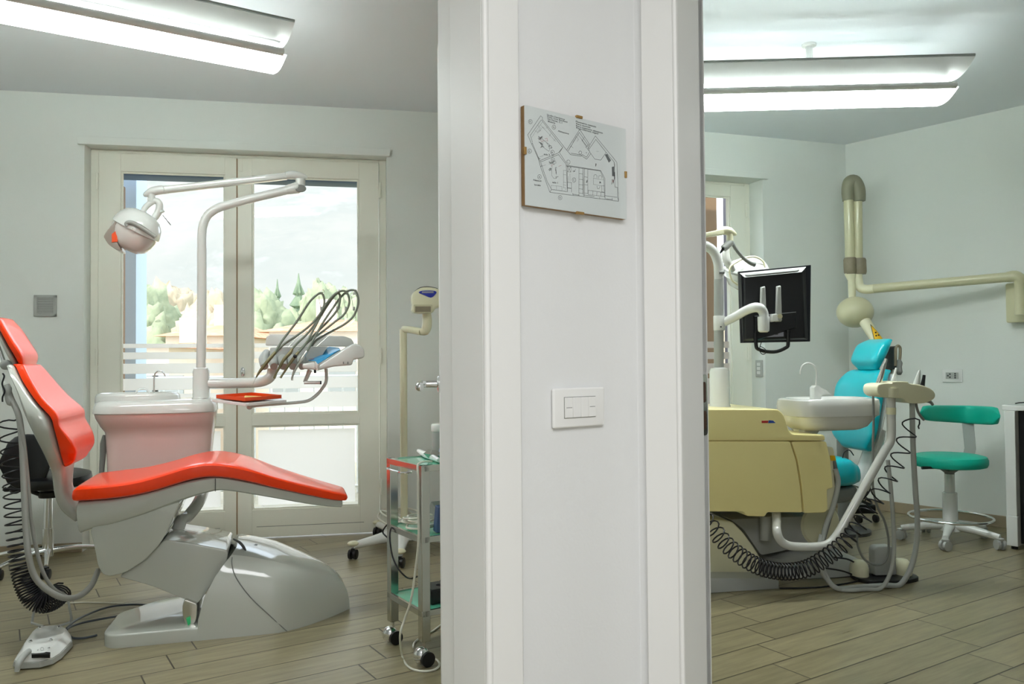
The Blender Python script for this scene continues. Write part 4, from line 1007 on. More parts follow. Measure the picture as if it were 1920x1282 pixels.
obj('dark_band', MB().tube([hpP[1].lerp(hpP[2], .1), hpP[1].lerp(hpP[2], .25)], .0132, 12), 'black', r_)
cp_pts = [TR_.hw(*T8(x, y), v) for x, y, v in ((640, 606, .07), (540, 606, .03), (480, 625, -.01), (450, 670, -.03))] + [TR_.hw(*TB(x, y), v) for x, y, v in ((330, 260, -.035), (330, 400, -.035), (332, 560, -.035), (318, 700, -.04), (295, 860, -.05), (262, 960, -.06), (240, 1040, -.08))]
g2 = [hz(*TB(x, y), .004) for x, y in ((250, 1140), (280, 1195), (340, 1218), (410, 1212), (436, 1185), (420, 1160), (380, 1150))]
obj('cord', MB().tube(cp_pts + g2, .0042, 8, 6), 'cable', r_)
b = MB().ub(TR_, TL * .2, TL * .45, .16, .26, tz, tz + .016); obj('cream_box', b, 'beigel', label='small flat cream box at the back edge of the trolley top', cat='box', bev=.002)
# middle shelf: box instrument, white coiled cord, blue box
mz = zs_[1] - .003
def tiltbox(name, c, sx, sy, sz, ax, ang, m, **k):
    b = MB(); b.box((0, 0, 0), sx, sy, sz, TR_); R_ = Matrix.Rotation(ang, 3, ax); b.v = [R_ @ p + c for p in b.v]
    mn = min(p.z for p in b.v); d = mz + .001 - mn; b.v = [p + V((0, 0, d)) for p in b.v]
    return obj(name, b, m, bev=.004, **k)
cA = TR_.w(TL * .62, .17, mz + .07)
tiltbox('instrument_box', cA, .10, .15, .06, TR_.v, .5, 'lgrey', label='tilted light grey device on the middle trolley shelf, nearer the post', cat='device')
tiltbox('instrument_box', TR_.w(TL * .3, .30, mz + .07), .08, .10, .13, TR_.u, .35, 'white', label='white device with a dark screen at the back of the middle trolley shelf', cat='device')
tiltbox('blue_pouch', TR_.w(TL * .88, .10, mz + .05), .03, .07, .10, TR_.v, .2, mat('slate_blue_card', S(88, 108, 150), .5), label='blue pouch standing at the near post on the middle trolley shelf', cat='pouch')
b = MB(); cc = TR_.w(TL * .52, .05, mz + .02)
pts_ = []
for i in range(52):
    a = i * .62; rr_ = .055 + .012 * math.sin(i * 1.7); pts_.append(cc + TR_.u * (rr_ * 1.3 * math.cos(a)) + TR_.v * (rr_ * math.sin(a)) + V((0, 0, -.01 + .0007 * i + .016 * max(0, math.cos(a * .5)))))
obj('coiled_white_cable', MB().tube(pts_, .0038, 8, 3), 'cable', label='bundle of white cable on the middle trolley shelf', cat='cable')
lzz = zs_[2] - .003
b = MB().ub(TR_, TL * .45, TL * .85, .05, .14, lzz, lzz + .055); obj('power_adapter', b, 'black', label='black power adapter on the lowest trolley shelf', cat='power adapter', bev=.006)
bk = [TR_.hw(*T6(x, y), v) for x, y, v in ((600, 580, .03), (545, 640, -.02), (530, 740, -.03), (545, 880, -.03), (570, 980, -.03), (620, 1080, -.02), (690, 1160, .0), (750, 1190, .04), (830, 1170, .08))]
obj('black_cable', MB().tube(bk, .0032, 8, 5), 'blackr', label='black cable hanging from the middle to the lowest trolley shelf', cat='cable')
bk = [TR_.hw(*T6(x, y), v) for x, y, v in ((590, 570, .05), (520, 590, .0), (470, 640, -.01), (455, 690, -.01), (500, 740, .0), (560, 800, .05))]
obj('black_cable', MB().tube(bk, .0032, 8, 5), 'blackr', label='black cable looping out left of the middle trolley shelf', cat='cable')
pts_ = []
for i in range(40):
    a = i * .8; pts_.append(TR_.w(TL * .55 + .05 * math.cos(a) + .02 * math.sin(2.3 * i), .17 + .07 * math.sin(a * .9), max(lzz + .004, lzz + .03 + .028 * math.sin(i * 1.1))))
obj('black_cable', MB().tube(pts_, .003, 6, 3), 'blackr', label='tangle of black cable on the lowest trolley shelf', cat='cable')
wf = [hz(*TB(x, y), .004) for x, y in ((305, 1100), (312, 1075), (345, 1050), (400, 1020), (440, 990), (480, 965))]
obj('white_cable', MB().tube(wf, .004, 8, 5), 'cable', label='white cable lying on the floor behind the trolley', cat='cable')

# ---- lamp on mobile stand
bs = hz(741, 1030, 0)
ys = bs.y
wl = thing('whitening_lamp', 'cream curing lamp with blue display on a tall wheeled stand behind the trolley', 'curing lamp', V((at(757, 1000, ys).x, ys, 0)))
cx_ = at(757, 800, ys).x
zt_c = at(757, 617, ys).z
obj('column', MB().tube([V((cx_, ys, .10)), V((cx_, ys, zt_c))], .0215, 20), 'beigel', wl)
ctr = V((cx_ - .01, ys, .1))
def cast(px, py):
    return hz(px, py, 0)
cas_ = [cast(662, 1048), cast(750, 1064), cast(708, 1005), V((cx_ + .3, ys - .12, 0)), V((cx_ + .22, ys + .25, 0))]
b = MB(); b.lathe([(.13, -.005), (.12, .03), (.07, .055), (.03, .07), (.024, .10)], V((cx_, ys, .085)), n=24); obj('hub', b, 'white', wl)
for c_ in cas_:
    e_ = V((c_.x, c_.y, .075)); m_ = V((cx_, ys, .10))
    obj('leg', MB().tube([m_, m_.lerp(e_, .5) + V((0, 0, .0)), e_], [.05, .030, .018], 14, 3), 'white', wl)
    obj('leg_cap', MB().ell(e_ + V((0, 0, .012)), .032, .030, .015), 'beigel', wl)
    b = MB()
    for s_ in (-1, 1): b.lathe([(.016, -.009), (.027, -.007), (.027, .007), (.016, .009)], V((c_.x + .014 * s_, c_.y - .003 * s_, .0275)), (1, -.25, 0), 18)
    b.box((c_.x, c_.y, .05), .02, .03, .022); obj('castor', b, 'black', wl)
obj('arm', MB().tube([at(757, 617, ys), at(770, 618, ys - .05), at(790, 622, ys - .10)], .0205, 16, 3), 'beigel', wl)
obj('arm_elbow', MB().tube([at(788, 622, ys - .10), at(797, 620, ys - .10), at(800, 612, ys - .10), at(801, 600, ys - .10), at(800, 588, ys - .10)], [.018, .027, .029, .028, .026], 16, 4), 'beigel', wl)
hf = Fr(at(800, 570, ys - .12).x, ys - .12, 10)
def hp2(pts): return [hf.hit(*T7(x, y), -.03) for x, y in pts]
obj('head', MB().slab(hf, sm2(hp2([(400, 640), (385, 480), (370, 330), (400, 220), (560, 110), (740, 90), (920, 120), (1040, 190), (1090, 330), (1060, 480), (900, 560), (800, 650)]), 3), -.03, .10, .03, 4), 'beigel', wl)
obj('light_window', MB().slab(hf, rc(hp2([(412, 480), (820, 480), (820, 660), (412, 660)]), .005), -.045, -.02, .004, 2), 'xray', wl)
b = MB().slab(hf, hp2([(445, 520), (785, 520), (785, 640), (445, 640)]), -.047, -.044, .0005, 1); gw = obj('grille', b, 'xbrown', wl)
obj('display', MB().slab(hf, sm2(hp2([(525, 215), (600, 175), (820, 170), (915, 200), (880, 265), (790, 325), (640, 270)]), 3), -.034, -.028, .002, 2), 'dblue', wl)
obj('status_strip', MB().slab(hf, hp2([(600, 188), (850, 184), (850, 225), (590, 228)]), -.0352, -.034, .0003, 1), 'lilac', wl)
obj('crest', MB().tube([hf.w(*[hf.hit(*T7(x, y), -.01)[0], -.01, hf.hit(*T7(x, y), -.01)[1]]) for x, y in ((440, 190), (560, 108), (740, 88), (940, 128))], .003, 6, 4), 'dgrey', wl)
pts_ = []
for i in range(44):
    a = i * .7; pts_.append(V((cx_ + (.10 + .03 * math.sin(i)) * math.cos(a) - .02, ys - .03 + (.09 + .02 * math.cos(i * 1.3)) * math.sin(a), .185 + .05 * math.sin(a * .5 + i * .3))))
obj('white_cable_loops', MB().tube(pts_, .006, 8, 3), 'cable', label='thick white cable wound round the foot of the curing lamp stand', cat='cable')
# ================================================================== RIGHT ROOM
o_ = hz(1460, 1106, 0)
RC = Fr(o_.x, o_.y, 11)
def rhits(v, pxs): return [RC.hit(x, y, v) for x, y in pxs]

# ---- beige dental unit
du = thing('dental_unit', 'yellowed beige dental unit with white spittoon, pole and bent white arm', 'dental unit', RC.w(-.1, .2, 0))
U0, U1 = -.02, .46
obj('cabinet', MB().slab(RC, rc(rhits(U0, PP(R3, (-170, 376), (440, 377), (470, 470), (490, 600), (500, 720), (330, 719), (320, 740), (232, 737), (215, 716), (-170, 716))), .01), U0, U1, .025, 4), 'beige', du)
obj('cabinet_lid', MB().slab(RC, rc(rhits(U0 + .01, PP(R3, (-170, 222), (378, 222), (402, 245), (436, 340), (600, 345), (606, 374), (-170, 374))), .02), U0, U1 + .01, .03, 4), 'beige', du)
obj('side_cover', MB().slab(RC, rc(rhits(U0 + .02, PP(R3, (438, 377), (606, 376), (625, 460), (640, 600), (610, 605), (614, 705), (600, 718), (500, 721), (490, 600), (470, 470))), .012), U0 + .006, U1 - .01, .03, 4), 'beige', du)
sc2 = obj('end_panel', MB().slab(RC, rc(rhits(U0 + .06, PP(R3, (600, 400), (640, 405), (648, 430), (640, 470), (652, 600), (650, 695), (606, 708), (606, 600))), .008), U0 + .05, U1 - .06, .02, 3), 'beigel', du)
obj('yellow_latch', MB().slab(RC, rc(rhits(U0 + .05, PP(R3, (630, 445), (650, 445), (656, 468), (634, 470))), .003), U0 + .04, U0 + .08, .004, 2), 'yellow', sc2)
# emblem
b = MB(); b.slab(RC, rhits(U0 - .001, PP(R3, (303, 278), (336, 278), (332, 289), (303, 289))), U0 - .002, U0 + .012, .0003, 1); obj('emblem', b, 'red', du)
b = MB(); b.slab(RC, rhits(U0 - .001, PP(R3, (338, 276), (358, 278), (370, 289), (334, 290))), U0 - .002, U0 + .012, .0003, 1); obj('emblem', b, 'bluem', du)
# post socket, pole and lamp arm
pv = .22
pb = RC.hw(*R3(102, 215), pv); pt = RC.hw(*R3(102, 22), pv)
obj('pole_socket', MB().lathe([(.052, 0), (.052, .01), (.049, .014), (.049, pt.z - pb.z - .02), (.042, pt.z - pb.z - .005), (.03, pt.z - pb.z), (.0, pt.z - pb.z)], pb, n=30), 'white', du)
obj('pole', T(RC, pv, R2, [(135, 1120), (135, 900), (135, 700), (135, 505)], .0245, 20, 3), 'lgrey', du)
sl_ = obj('pole_sleeve', MB().lathe([(.028, 0), (.029, .003), (.029, RC.hit(*R2(138, 755), pv)[1] - RC.hit(*R2(138, 852), pv)[1] - .003), (.028, RC.hit(*R2(138, 755), pv)[1] - RC.hit(*R2(138, 852), pv)[1])], RC.hw(*R2(138, 852), pv), n=26), 'white', du)
obj('screw', MB().lathe([(.004, -.002), (.004, .002)], RC.hw(*R2(148, 828), pv - .029), RC.v, 10), 'dgrey', sl_)
obj('light_post', T(RC, pv, R2, [(135, 512), (134, 455), (128, 395), (105, 335), (68, 297), (20, 277), (-60, 262), (-170, 250)], .0245, 20, 5), 'gwhite', du)
obj('collar_plug', T(RC, pv - .02, R2, [(135, 465), (168, 465)], .009, 10, 1), 'mgrey', du)
a0 = rhits(pv, PP(R2, (-220, 262), (-100, 235), (50, 200), (150, 180), (160, 215), (60, 228), (-90, 262), (-210, 292)))
obj('spring_arm', MB().slab(RC, rc(a0, .006), pv - .024, pv + .024, .012, 4), 'beigel', du)
obj('arm_end', MB().tube([RC.hw(*R2(x, y), pv) for x, y in ((130, 198), (170, 186), (205, 192), (235, 206), (252, 213))], [.018, .022, .022, .013, .005], 16, 3).tube([RC.hw(*R2(208, 200), pv), RC.hw(*R2(210, 255), pv)], .016, 14), 'beigel', du)
ly = pv
obj('lamp_joint', T(RC, ly, R2, [(215, 262), (165, 306)], .0185, 16, 1), 'lgrey', du)
obj('sensor_pin', T(RC, ly, R2, [(166, 303), (142, 338)], [.009, .004], 8, 1), 'black', du)
obj('lamp_yoke', T(RC, ly + .10, R2, [(185, 290), (180, 340), (190, 390), (215, 430), (235, 455)], [.015, .02, .022, .018, .012], 14, 4), 'gwhite', du)
obj('yoke_bar', T(RC, ly + .04, R2, [(222, 262), (250, 310), (300, 370), (345, 402), (375, 412)], [.009, .009, .009, .011, .014], 12, 4), 'mgrey', du)
lc2 = RC.hw(*R2(325, 470), ly + .17); ax2 = (V((0, 0, 1)) * .86 - RC.v * .35 + RC.u * -.18).normalized()
obj('lamp_housing', MB().lathe([(.0, .075), (.05, .072), (.09, .055), (.112, .02), (.12, .0), (.112, -.012), (.10, -.05), (.06, -.08), (.0, -.085)], lc2, ax2, 40), 'white', du)
obj('lamp_rim', MB().tube([lc2 + ax2 * .012 + (RC.u * math.cos(a) + ax2.cross(RC.u).normalized() * math.sin(a)) * .117 for a in [2 * PI * i / 32 for i in range(32)]], .006, 8, closed=True), 'lgrey', du)
obj('lamp_handle', MB().tube([RC.hw(*R2(x, y), ly + .08) for x, y in ((262, 548), (225, 520), (207, 470), (212, 430), (240, 405), (300, 372), (360, 360), (400, 370), (432, 395), (440, 430))], .0055, 10, 4), 'beigel', du)
# monitor on its arm
mv = pv - .06
mon = thing('monitor', 'flat black monitor seen from behind on a white swivel arm', 'monitor', RC.hw(*R2(510, 935), mv))
mc = [R2(264, 459), R2(750, 414), R2(745, 926), R2(281, 936)]
mp = [RC.hw(*mc[0], mv + .02), RC.hw(*mc[1], mv - .07), RC.hw(*mc[2], mv - .07), RC.hw(*mc[3], mv + .02)]
nm = (mp[1] - mp[0]).cross(mp[3] - mp[0]).normalized()
if nm.dot(RC.v) < 0: nm = -nm
b = MB(); cm = sum(mp, V()) / 4
b.loft([[p.lerp(cm, .012) for p in mp], mp, [p + nm * .018 for p in mp]]); obj('bezel', b, 'blackgl', mon, .003)
def mq(s, t, d=0):  # s across, t down on back face
    p = mp[0].lerp(mp[1], s).lerp(mp[3].lerp(mp[2], s), t); return p - nm * d
b = MB(); b.loft([[mq(.05, .05, .0), mq(.93, .05, .0), mq(.97, .98, 0), mq(.03, .98, 0)], [mq(.07, .09, .022), mq(.86, .08, .022), mq(.9, .95, .022), mq(.06, .95, .022)]]); obj('back_shell', b, 'black', mon, .004)
b = MB(); b.loft([[mq(.02, .025, .001), mq(.93, .02, .001), mq(.85, .085, .022), mq(.07, .09, .022)], [mq(.02, .03, .004), mq(.93, .025, .004), mq(.85, .09, .026), mq(.07, .095, .026)]]); vs_ = obj('top_slope', b, 'lgrey', mon)
b = MB(); b.plate([mq(.08, .048, .014), mq(.83, .042, .014), mq(.8, .064, .022), mq(.1, .07, .022)], .003, -nm); obj('vent', b, 'mgrey', vs_)
b = MB(); b.loft([[mq(.0, .02, .001), mq(.035, .06, .004), mq(.04, .97, .004), mq(.03, 1.0, .001)], [mq(.0, .02, -.016), mq(.02, .04, -.016), mq(.03, .99, -.016), mq(.025, 1.0, -.016)]]) ; obj('side_edge', b, 'dgrey', mon)
b = MB(); b.plate([mq(.36, .81, .023), mq(.6, .80, .023), mq(.6, .925, .023), mq(.36, .93, .023)], .001, -nm); lb = obj('label', b, 'lilac', mon)
for (s0, t0, s1) in ((.38, .83, .5), (.38, .86, .47), (.38, .89, .52), (.54, .83, .58)):
    b = MB(); b.plate([mq(s0, t0, .0245), mq(s1, t0 - .003, .0245), mq(s1, t0 + .008, .0245), mq(s0, t0 + .011, .0245)], .0005, -nm); obj('print', b, 'black', lb)
# handle strap below
obj('pull_handle', MB().tube([mq(.2, .86, .03), mq(.2, 1.03, .028), mq(.23, 1.09, .028), mq(.36, 1.125, .028), mq(.5, 1.125, .028), mq(.63, 1.075, .028), mq(.66, 1.03, .028), mq(.66, .84, .03)], .009, 10, 3), 'black', mon)
obj('handle_plate', MB().loft([[mq(.18, .63, .021), mq(.78, .60, .021), mq(.78, .82, .021), mq(.18, .98, .021)], [mq(.19, .64, .034), mq(.77, .61, .034), mq(.77, .81, .034), mq(.2, .96, .034)]]), 'black', mon, .002)
obj('cable_loop', MB().tube([mq(.27, .99, .04), mq(.24, 1.1, .04), mq(.28, 1.16, .04), mq(.33, 1.14, .04), mq(.32, 1.09, .04), mq(.25, 1.05, .04)], .002, 6, 4), 'black', mon)
for s0, t0, t1 in ((.29, .24, .60), (.505, .245, .735)):
    b = MB(); b.loft([[mq(s0 - .03, t0 + .01, .05), mq(s0 + .035, t0, .05), mq(s0 + .045, t1, .05), mq(s0 - .05, t1, .05)], [mq(s0 - .022, t0 + .02, .07), mq(s0 + .03, t0 + .01, .07), mq(s0 + .04, t1 - .02, .07), mq(s0 - .042, t1 - .02, .07)]])
    obj('support_bar', b, 'lgrey', mon, .004)
obj('bar_cap', MB().lathe([(.012, 0), (.012, .003)], mq(.515, .66, .07), -nm, 14), 'xray', mon)
b = MB(); b.loft([[mq(.4, .62, .03), mq(.56, .61, .03), mq(.56, .72, .03), mq(.4, .73, .03)], [mq(.4, .63, .07), mq(.5, .62, .07), mq(.5, .72, .07), mq(.4, .73, .07)]]); obj('swivel_block', b, 'white', mon, .004)
avs = [pv, pv - .05, pv - .10, pv - .155, pv - .17, pv - .17, pv - .17]
obj('swivel_arm', MB().tube([RC.hw(*R2(x, y), v) for (x, y), v in zip(((165, 800), (235, 765), (310, 722), (370, 700), (410, 705), (432, 735), (437, 775)), avs)], [.021, .0215, .0225, .0235, .024, .023, .0225], 18, 5), 'white', mon)
sb_ = RC.hit(*R2(434, 865), pv - .17); st_ = RC.hit(*R2(434, 760), pv - .17)
hh_ = st_[1] - sb_[1]
obj('swivel_cup', MB().lathe([(.018, 0), (.026, .006), (.0275, .015), (.0285, hh_ - .004), (.0275, hh_), (.024, hh_)], RC.w(sb_[0], pv - .17, sb_[1]), n=26), 'white', mon)
# spittoon
sv = .16
def rr_ring(l, r_x, y, hv, e=.6, v=sv, n=40):
    a = RC.hit(*R3(l, y), v); c = RC.hit(*R3(r_x, y), v); m_ = (a[0] + c[0]) / 2; h_ = (c[0] - a[0]) / 2; z = (a[1] + c[1]) / 2
    return [RC.w(m_ + h_ * sgp(math.cos(t), e), v + hv * sgp(math.sin(t), e), z) for t in [2 * PI * j / n for j in range(n)]]
rg = [rr_ring(470, 555, 334, .06), rr_ring(468, 560, 320, .07), rr_ring(470, 740, 316, .12), rr_ring(452, 770, 300, .145), rr_ring(438, 790, 275, .155), rr_ring(432, 808, 253, .16), rr_ring(412, 823, 248, .165), rr_ring(410, 825, 200, .165), rr_ring(414, 822, 176, .16), rr_ring(425, 812, 168, .152), rr_ring(445, 795, 168, .14), rr_ring(470, 770, 182, .12), rr_ring(520, 720, 200, .08), rr_ring(600, 640, 205, .02)]
obj('basin', MB().loft(rg), 'gwhite', du)
obj('basin_foot', MB().loft([rr_ring(465, 560, 345, .06, 1), rr_ring(465, 560, 318, .06, 1)]), 'beigel', du)
obj('tap_block', MB().slab(RC, rc(rhits(sv, PP(R3, (545, 175), (545, 118), (556, 108), (570, 110), (578, 120), (600, 128), (625, 152), (600, 150), (580, 158), (578, 175))), .004), sv - .02, sv + .02, .008, 3), 'white', du)
obj('spout', T(RC, sv, R3, [(563, 115), (566, 80), (567, 50), (560, 22), (543, 6), (520, 2), (500, 14), (491, 35), (489, 55)], .0048), 'white', du)
# bent white arm
av = U0 - .06
obj('handpiece_arm', MB().tube([RC.hw(*R3(x, y), v) for x, y, v in ((374, 715, .06), (375, 760, .0), (376, 810, av), (392, 852, av), (425, 876, av), (480, 884, av), (560, 884, av), (620, 872, av), (660, 835, av), (700, 770, av), (800, 590, av), (890, 430, av), (918, 385, av), (926, 345, av), (925, 260, av), (925, 165, av))], .0205, 20, 5), 'gwhite', du)
obj('arm_ring', T(RC, av, R3, [(925, 248), (925, 215)], .0225, 20, 1), 'beigel', du)
hd = obj('handpiece_holder', MB().slab(RC, sm2([RC.hit(*X3(x, y), av) for x, y in ((362, 770), (385, 715), (470, 695), (560, 695), (585, 672), (770, 675), (790, 700), (930, 715), (1060, 760), (1125, 820), (1125, 890), (1060, 935), (960, 962), (780, 955), (700, 900), (560, 890), (440, 880), (375, 835))], 3), av - .055, av + .055, .03, 5), 'beigel', du)
cA_ = RC.hit(*X3(632, 885), av - .03); cB_ = RC.hit(*X3(632, 765), av - .03)
obj('holder_collar', MB().tube([RC.w(cA_[0], av - .03, cA_[1]), RC.w(cB_[0], av - .03, cB_[1])], .037, 20), 'beigel', du)
def hpc(label, m, pts, rad, v=av + .01):
    r_ = thing('dental_handpiece', label, 'dental handpiece', RC.hw(*X3(*pts[0]), v), 'handpieces in the beige holder')
    obj('grip', T(RC, v, X3, pts, rad, 12, 4), m, r_); return r_
hpc('tall metal handpiece leaning in the left end of the beige holder', 'steel', [(478, 700), (505, 620), (540, 510), (565, 430), (580, 375)], [.013, .013, .010, .007, .008])
hpc('short white syringe standing near the middle of the beige holder', 'white', [(675, 690), (682, 640), (690, 600), (715, 495)], [.010, .010, .006, .005])
hpc('grey conical handpiece in the right part of the beige holder', 'lgrey', [(980, 735), (990, 690), (1010, 600), (1025, 525)], [.017, .015, .010, .004])
hpc('black handpiece at the right end of the beige holder', 'black', [(1058, 765), (1066, 720), (1080, 650), (1088, 590)], [.014, .011, .008, .007])
obj('holder_lever', T(RC, av, X3, [(1000, 945), (1110, 940), (1170, 950), (1205, 990)], [.006, .007, .008, .007], 10, 3), 'mgrey', du)
# hoses
def hose2(pts, r, m, label, name='handpiece_hose', k=6):
    P = [RC.hw(x, y, v) for (x, y), v in pts]
    rm = max(r) if isinstance(r, list) else r
    for p_ in P: p_.z = max(p_.z, rm + .001)
    return obj(name, MB().tube(P, r, 12, k), m, label=label, cat='hose')
q = lambda L, v: [(R4(x, y), v if not isinstance(v, list) else v[i]) for i, (x, y) in enumerate(L)]
hose2(q([(390, 335), (391, 450), (396, 600), (405, 750), (412, 850), (408, 960), (385, 1060), (340, 1150), (280, 1195), (210, 1212), (140, 1200), (70, 1165), (25, 1110), (0, 1040), (2, 960), (20, 880), (50, 800), (72, 700), (60, 640)],
        [av, av, av, av, av, av, av, av, av, av, av, av, av + .02, av + .04, av + .06, av + .1, av + .1, av + .1, av + .1]), .0125, 'lgrey', 'thick pale hose from the beige holder right end looping over the floor')
hose2(q([(285, 600), (298, 720), (308, 860), (312, 980), (298, 1080), (255, 1160), (190, 1194), (120, 1196), (60, 1160), (20, 1110), (-12, 1050), (-12, 980), (0, 920)], [av - .03] * 8 + [av + .02] * 5), .0095, 'lgrey', 'second pale hose looping to the floor inside the thick one by the beige unit')
hose2(q([(222, 318), (224, 420), (222, 520), (221, 640), (222, 720), (240, 800), (270, 860), (288, 940), (285, 1010), (262, 1045), (225, 1048), (180, 1020), (155, 960), (155, 900)], av + .02), .0055, 'mgrey', 'thin grey hose hanging from the left end of the beige holder')
hose2([(X3(975, 920), av), (X3(985, 1000), av), (X3(1010, 1090), av), (X3(1055, 1160), av), (X3(1085, 1190), av)], .006, 'mgrey', 'short olive-grey hose curving below the right end of the beige holder')
P = [RC.hw(x, y, v) for (x, y), v in ((X3(1085, 1190), av), (X3(1000, 1140), av - .01), (X3(900, 1130), av - .02))]
cl = [R4(428, 432), R4(395, 425), R4(378, 470), R4(352, 540), R4(325, 610), R4(290, 680), R4(255, 735), R4(215, 800), R4(160, 880), R4(95, 960), R3(590, 950), R3(520, 988), R3(440, 1003), R3(360, 998), R3(280, 975), R3(200, 928), R3(130, 870), R3(70, 800), R3(20, 740)]
P = [RC.hw(x, y, U0 - .115) for x, y in cl]
coil(P, .038, 46, .0034, 'blackr', 'long black coiled cable sagging in front of the beige unit', dens=[.1, .4, .45, .5, .55, .6, .65, .75, 1.0, 1.3, 1.6, 2.0, 2.3, 2.2, 1.9, 1.5, 1.2, 1.0, .9])

# ---- turquoise chair
tc = thing('dental_chair', 'patient chair with turquoise upholstery behind the beige unit', 'dental chair', RC.w(.0, .68, 0))
TV = .68
def s4(x, y): return R4(x, y)
Bq = [(R4(226, 556), R4(188, 546), .13), (R4(243, 510), R4(205, 505), .19), (R4(260, 440), R4(214, 430), .205), (R4(273, 370), R4(222, 350), .205), (R4(288, 300), R4(232, 275), .2), (R4(303, 240), R4(243, 222), .16), (R4(309, 222), R4(255, 210), .12)]
b = MB(); cushion(b, RC, TV, Bq, e=.45, cap=.02, dish=.5); obj('backrest_cushion', b, 'teal', tc)
Bq2 = [(R4(240, 556), R4(222, 556), .11), (R4(258, 500), R4(243, 508), .17), (R4(275, 430), R4(260, 440), .185), (R4(288, 360), R4(273, 370), .185), (R4(303, 290), R4(288, 300), .18), (R4(317, 235), R4(303, 240), .14)]
b = MB(); cushion(b, RC, TV, Bq2, e=.45, cap=.01); obj('backrest_shell', b, 'white', tc)
Hq = [(X3(505, 512), X3(395, 498), .085), (X3(560, 400), X3(400, 380), .115), (X3(640, 250), X3(475, 215), .12), (X3(680, 150), X3(590, 105), .09)]
Hq = [(X3(512, 505), X3(425, 500), .09), (X3(575, 410), X3(428, 400), .125), (X3(640, 290), X3(480, 260), .13), (X3(672, 200), X3(530, 165), .125), (X3(682, 140), X3(600, 108), .10)]
b = MB(); cushion(b, RC, TV, Hq, e=.5, cap=.012, dish=.2); obj('headrest_cushion', b, 'teal', tc)
b = MB(); b.slab(RC, rc([RC.hit(*X3(x, y), TV - .04) for x, y in ((650, 210), (700, 200), (702, 500), (650, 520))], .006), TV - .06, TV + .02, .006, 3); obj('headrest_frame', b, 'dgrey', tc)
lp = [RC.hw(*X3(x, y), TV - .08) for x, y in ((705, 470), (705, 300), (712, 225), (738, 200), (765, 225), (768, 300), (760, 400))]
obj('headrest_loop', MB().tube(lp, .008, 10, 4), 'xbrown', tc)
obj('headrest_lever', MB().tube([RC.hw(*X3(x, y), TV - .09) for x, y in ((750, 385), (762, 430), (755, 480), (755, 550), (757, 590))], [.008, .015, .014, .018, .008], 12, 4), 'mgrey', tc)
obj('headrest_stem', MB().tube([RC.hw(*X3(x, y), TV) for x, y in ((690, 480), (640, 560), (600, 700))], .013, 12, 3), 'steel', tc)
obj('back_support', MB().tube([RC.hw(*R4(x, y), TV) for x, y in ((255, 470), (220, 560), (195, 640), (165, 720))], [.03, .05, .055, .05], 14, 4), 'white', tc)
# seat running left behind the unit; leg part lower
zs1, zs0 = RC.hit(*R4(120, 592), TV - .24)[1], RC.hit(*R4(120, 723), TV - .24)[1]
ue = RC.hit(*R4(183, 660), TV - .2)[0]
Sq = [((ue - .03, zs0 + .01), (ue - .04, zs1 - .03), .20), ((ue - .12, zs0), (ue - .13, zs1), .245), ((ue - .40, zs0 + .01), (ue - .40, zs1 - .02), .25), ((ue - .75, zs0 + .04), (ue - .75, zs1 - .01), .23), ((ue - 1.1, zs0 + .0), (ue - 1.1, zs1 - .07), .2), ((ue - 1.4, zs0 - .08), (ue - 1.4, zs1 - .16), .15)]
b = MB(); cushion(b, RC, TV, Sq, e=.4, cap=.03, px=False); obj('seat_cushion', b, 'teal', tc)
Sq = [((ue - .04, zs0 - .07), (ue - .04, zs0 + .005), .18), ((ue - .14, zs0 - .09), (ue - .14, zs0), .225), ((ue - .40, zs0 - .09), (ue - .40, zs0 + .01), .23), ((ue - .75, zs0 - .04), (ue - .75, zs0 + .04), .21), ((ue - 1.1, zs0 - .06), (ue - 1.1, zs0 + .0), .18), ((ue - 1.38, zs0 - .12), (ue - 1.38, zs0 - .08), .13)]
b = MB(); cushion(b, RC, TV, Sq, e=.4, cap=.02, px=False); obj('seat_shell', b, 'mgrey', tc)
bv = .14
obj('base_cover', MB().slab(RC, rc(rhits(bv, PP(R3, (-200, 760), (100, 752), (165, 765), (215, 815), (262, 880), (300, 940), (292, 1036), (-200, 1036))), .015), bv, bv + .5, .04, 4), 'beigel', tc)
obj('foot_plate', MB().slab(RC, rc(rhits(.02, PP(R3, (-200, 1036), (380, 1036), (386, 1050), (386, 1086), (40, 1108), (-200, 1118))), .004), .02, .70, .01, 3), 'lgrey', tc)
obj('link_housing', MB().slab(RC, rc(rhits(bv + .08, PP(R3, (150, 752), (590, 735), (605, 800), (590, 850), (520, 875), (400, 905), (300, 925), (215, 800))), .015), bv + .08, bv + .42, .03, 3), 'lgrey', tc)
obj('lift_cylinder', MB().tube([RC.hw(*R3(322, 735), bv + .03), RC.hw(*R3(322, 850), bv + .03)], .028, 18), 'lgrey', tc)
obj('swivel_disc', MB().lathe([(.10, 0), (.11, .01), (.10, .02)], RC.hw(*R3(590, 780), bv + .07), RC.v, 30), 'beigel', tc)
rings = []
for (lx, rx, y, hv_) in ((395, 832, 1060, .25), (330, 830, 1035, .25), (310, 815, 1000, .24), (310, 780, 960, .22), (320, 700, 920, .19), (400, 620, 885, .13)):
    a = RC.hit(*R3(lx, y), .3); c = RC.hit(*R3(rx, y), .3); m_ = (a[0] + c[0]) / 2; h_ = (c[0] - a[0]) / 2; z = max(.001, (a[1] + c[1]) / 2)
    rings.append([RC.w(m_ + h_ * sgp(math.cos(t), .7), .38 + hv_ * sgp(math.sin(t), .7), z) for t in [2 * PI * j / 36 for j in range(36)]])
rings[0] = [V((p.x, p.y, .001)) for p in rings[0]]
obj('pedestal', MB().loft(rings), 'lgrey', tc)
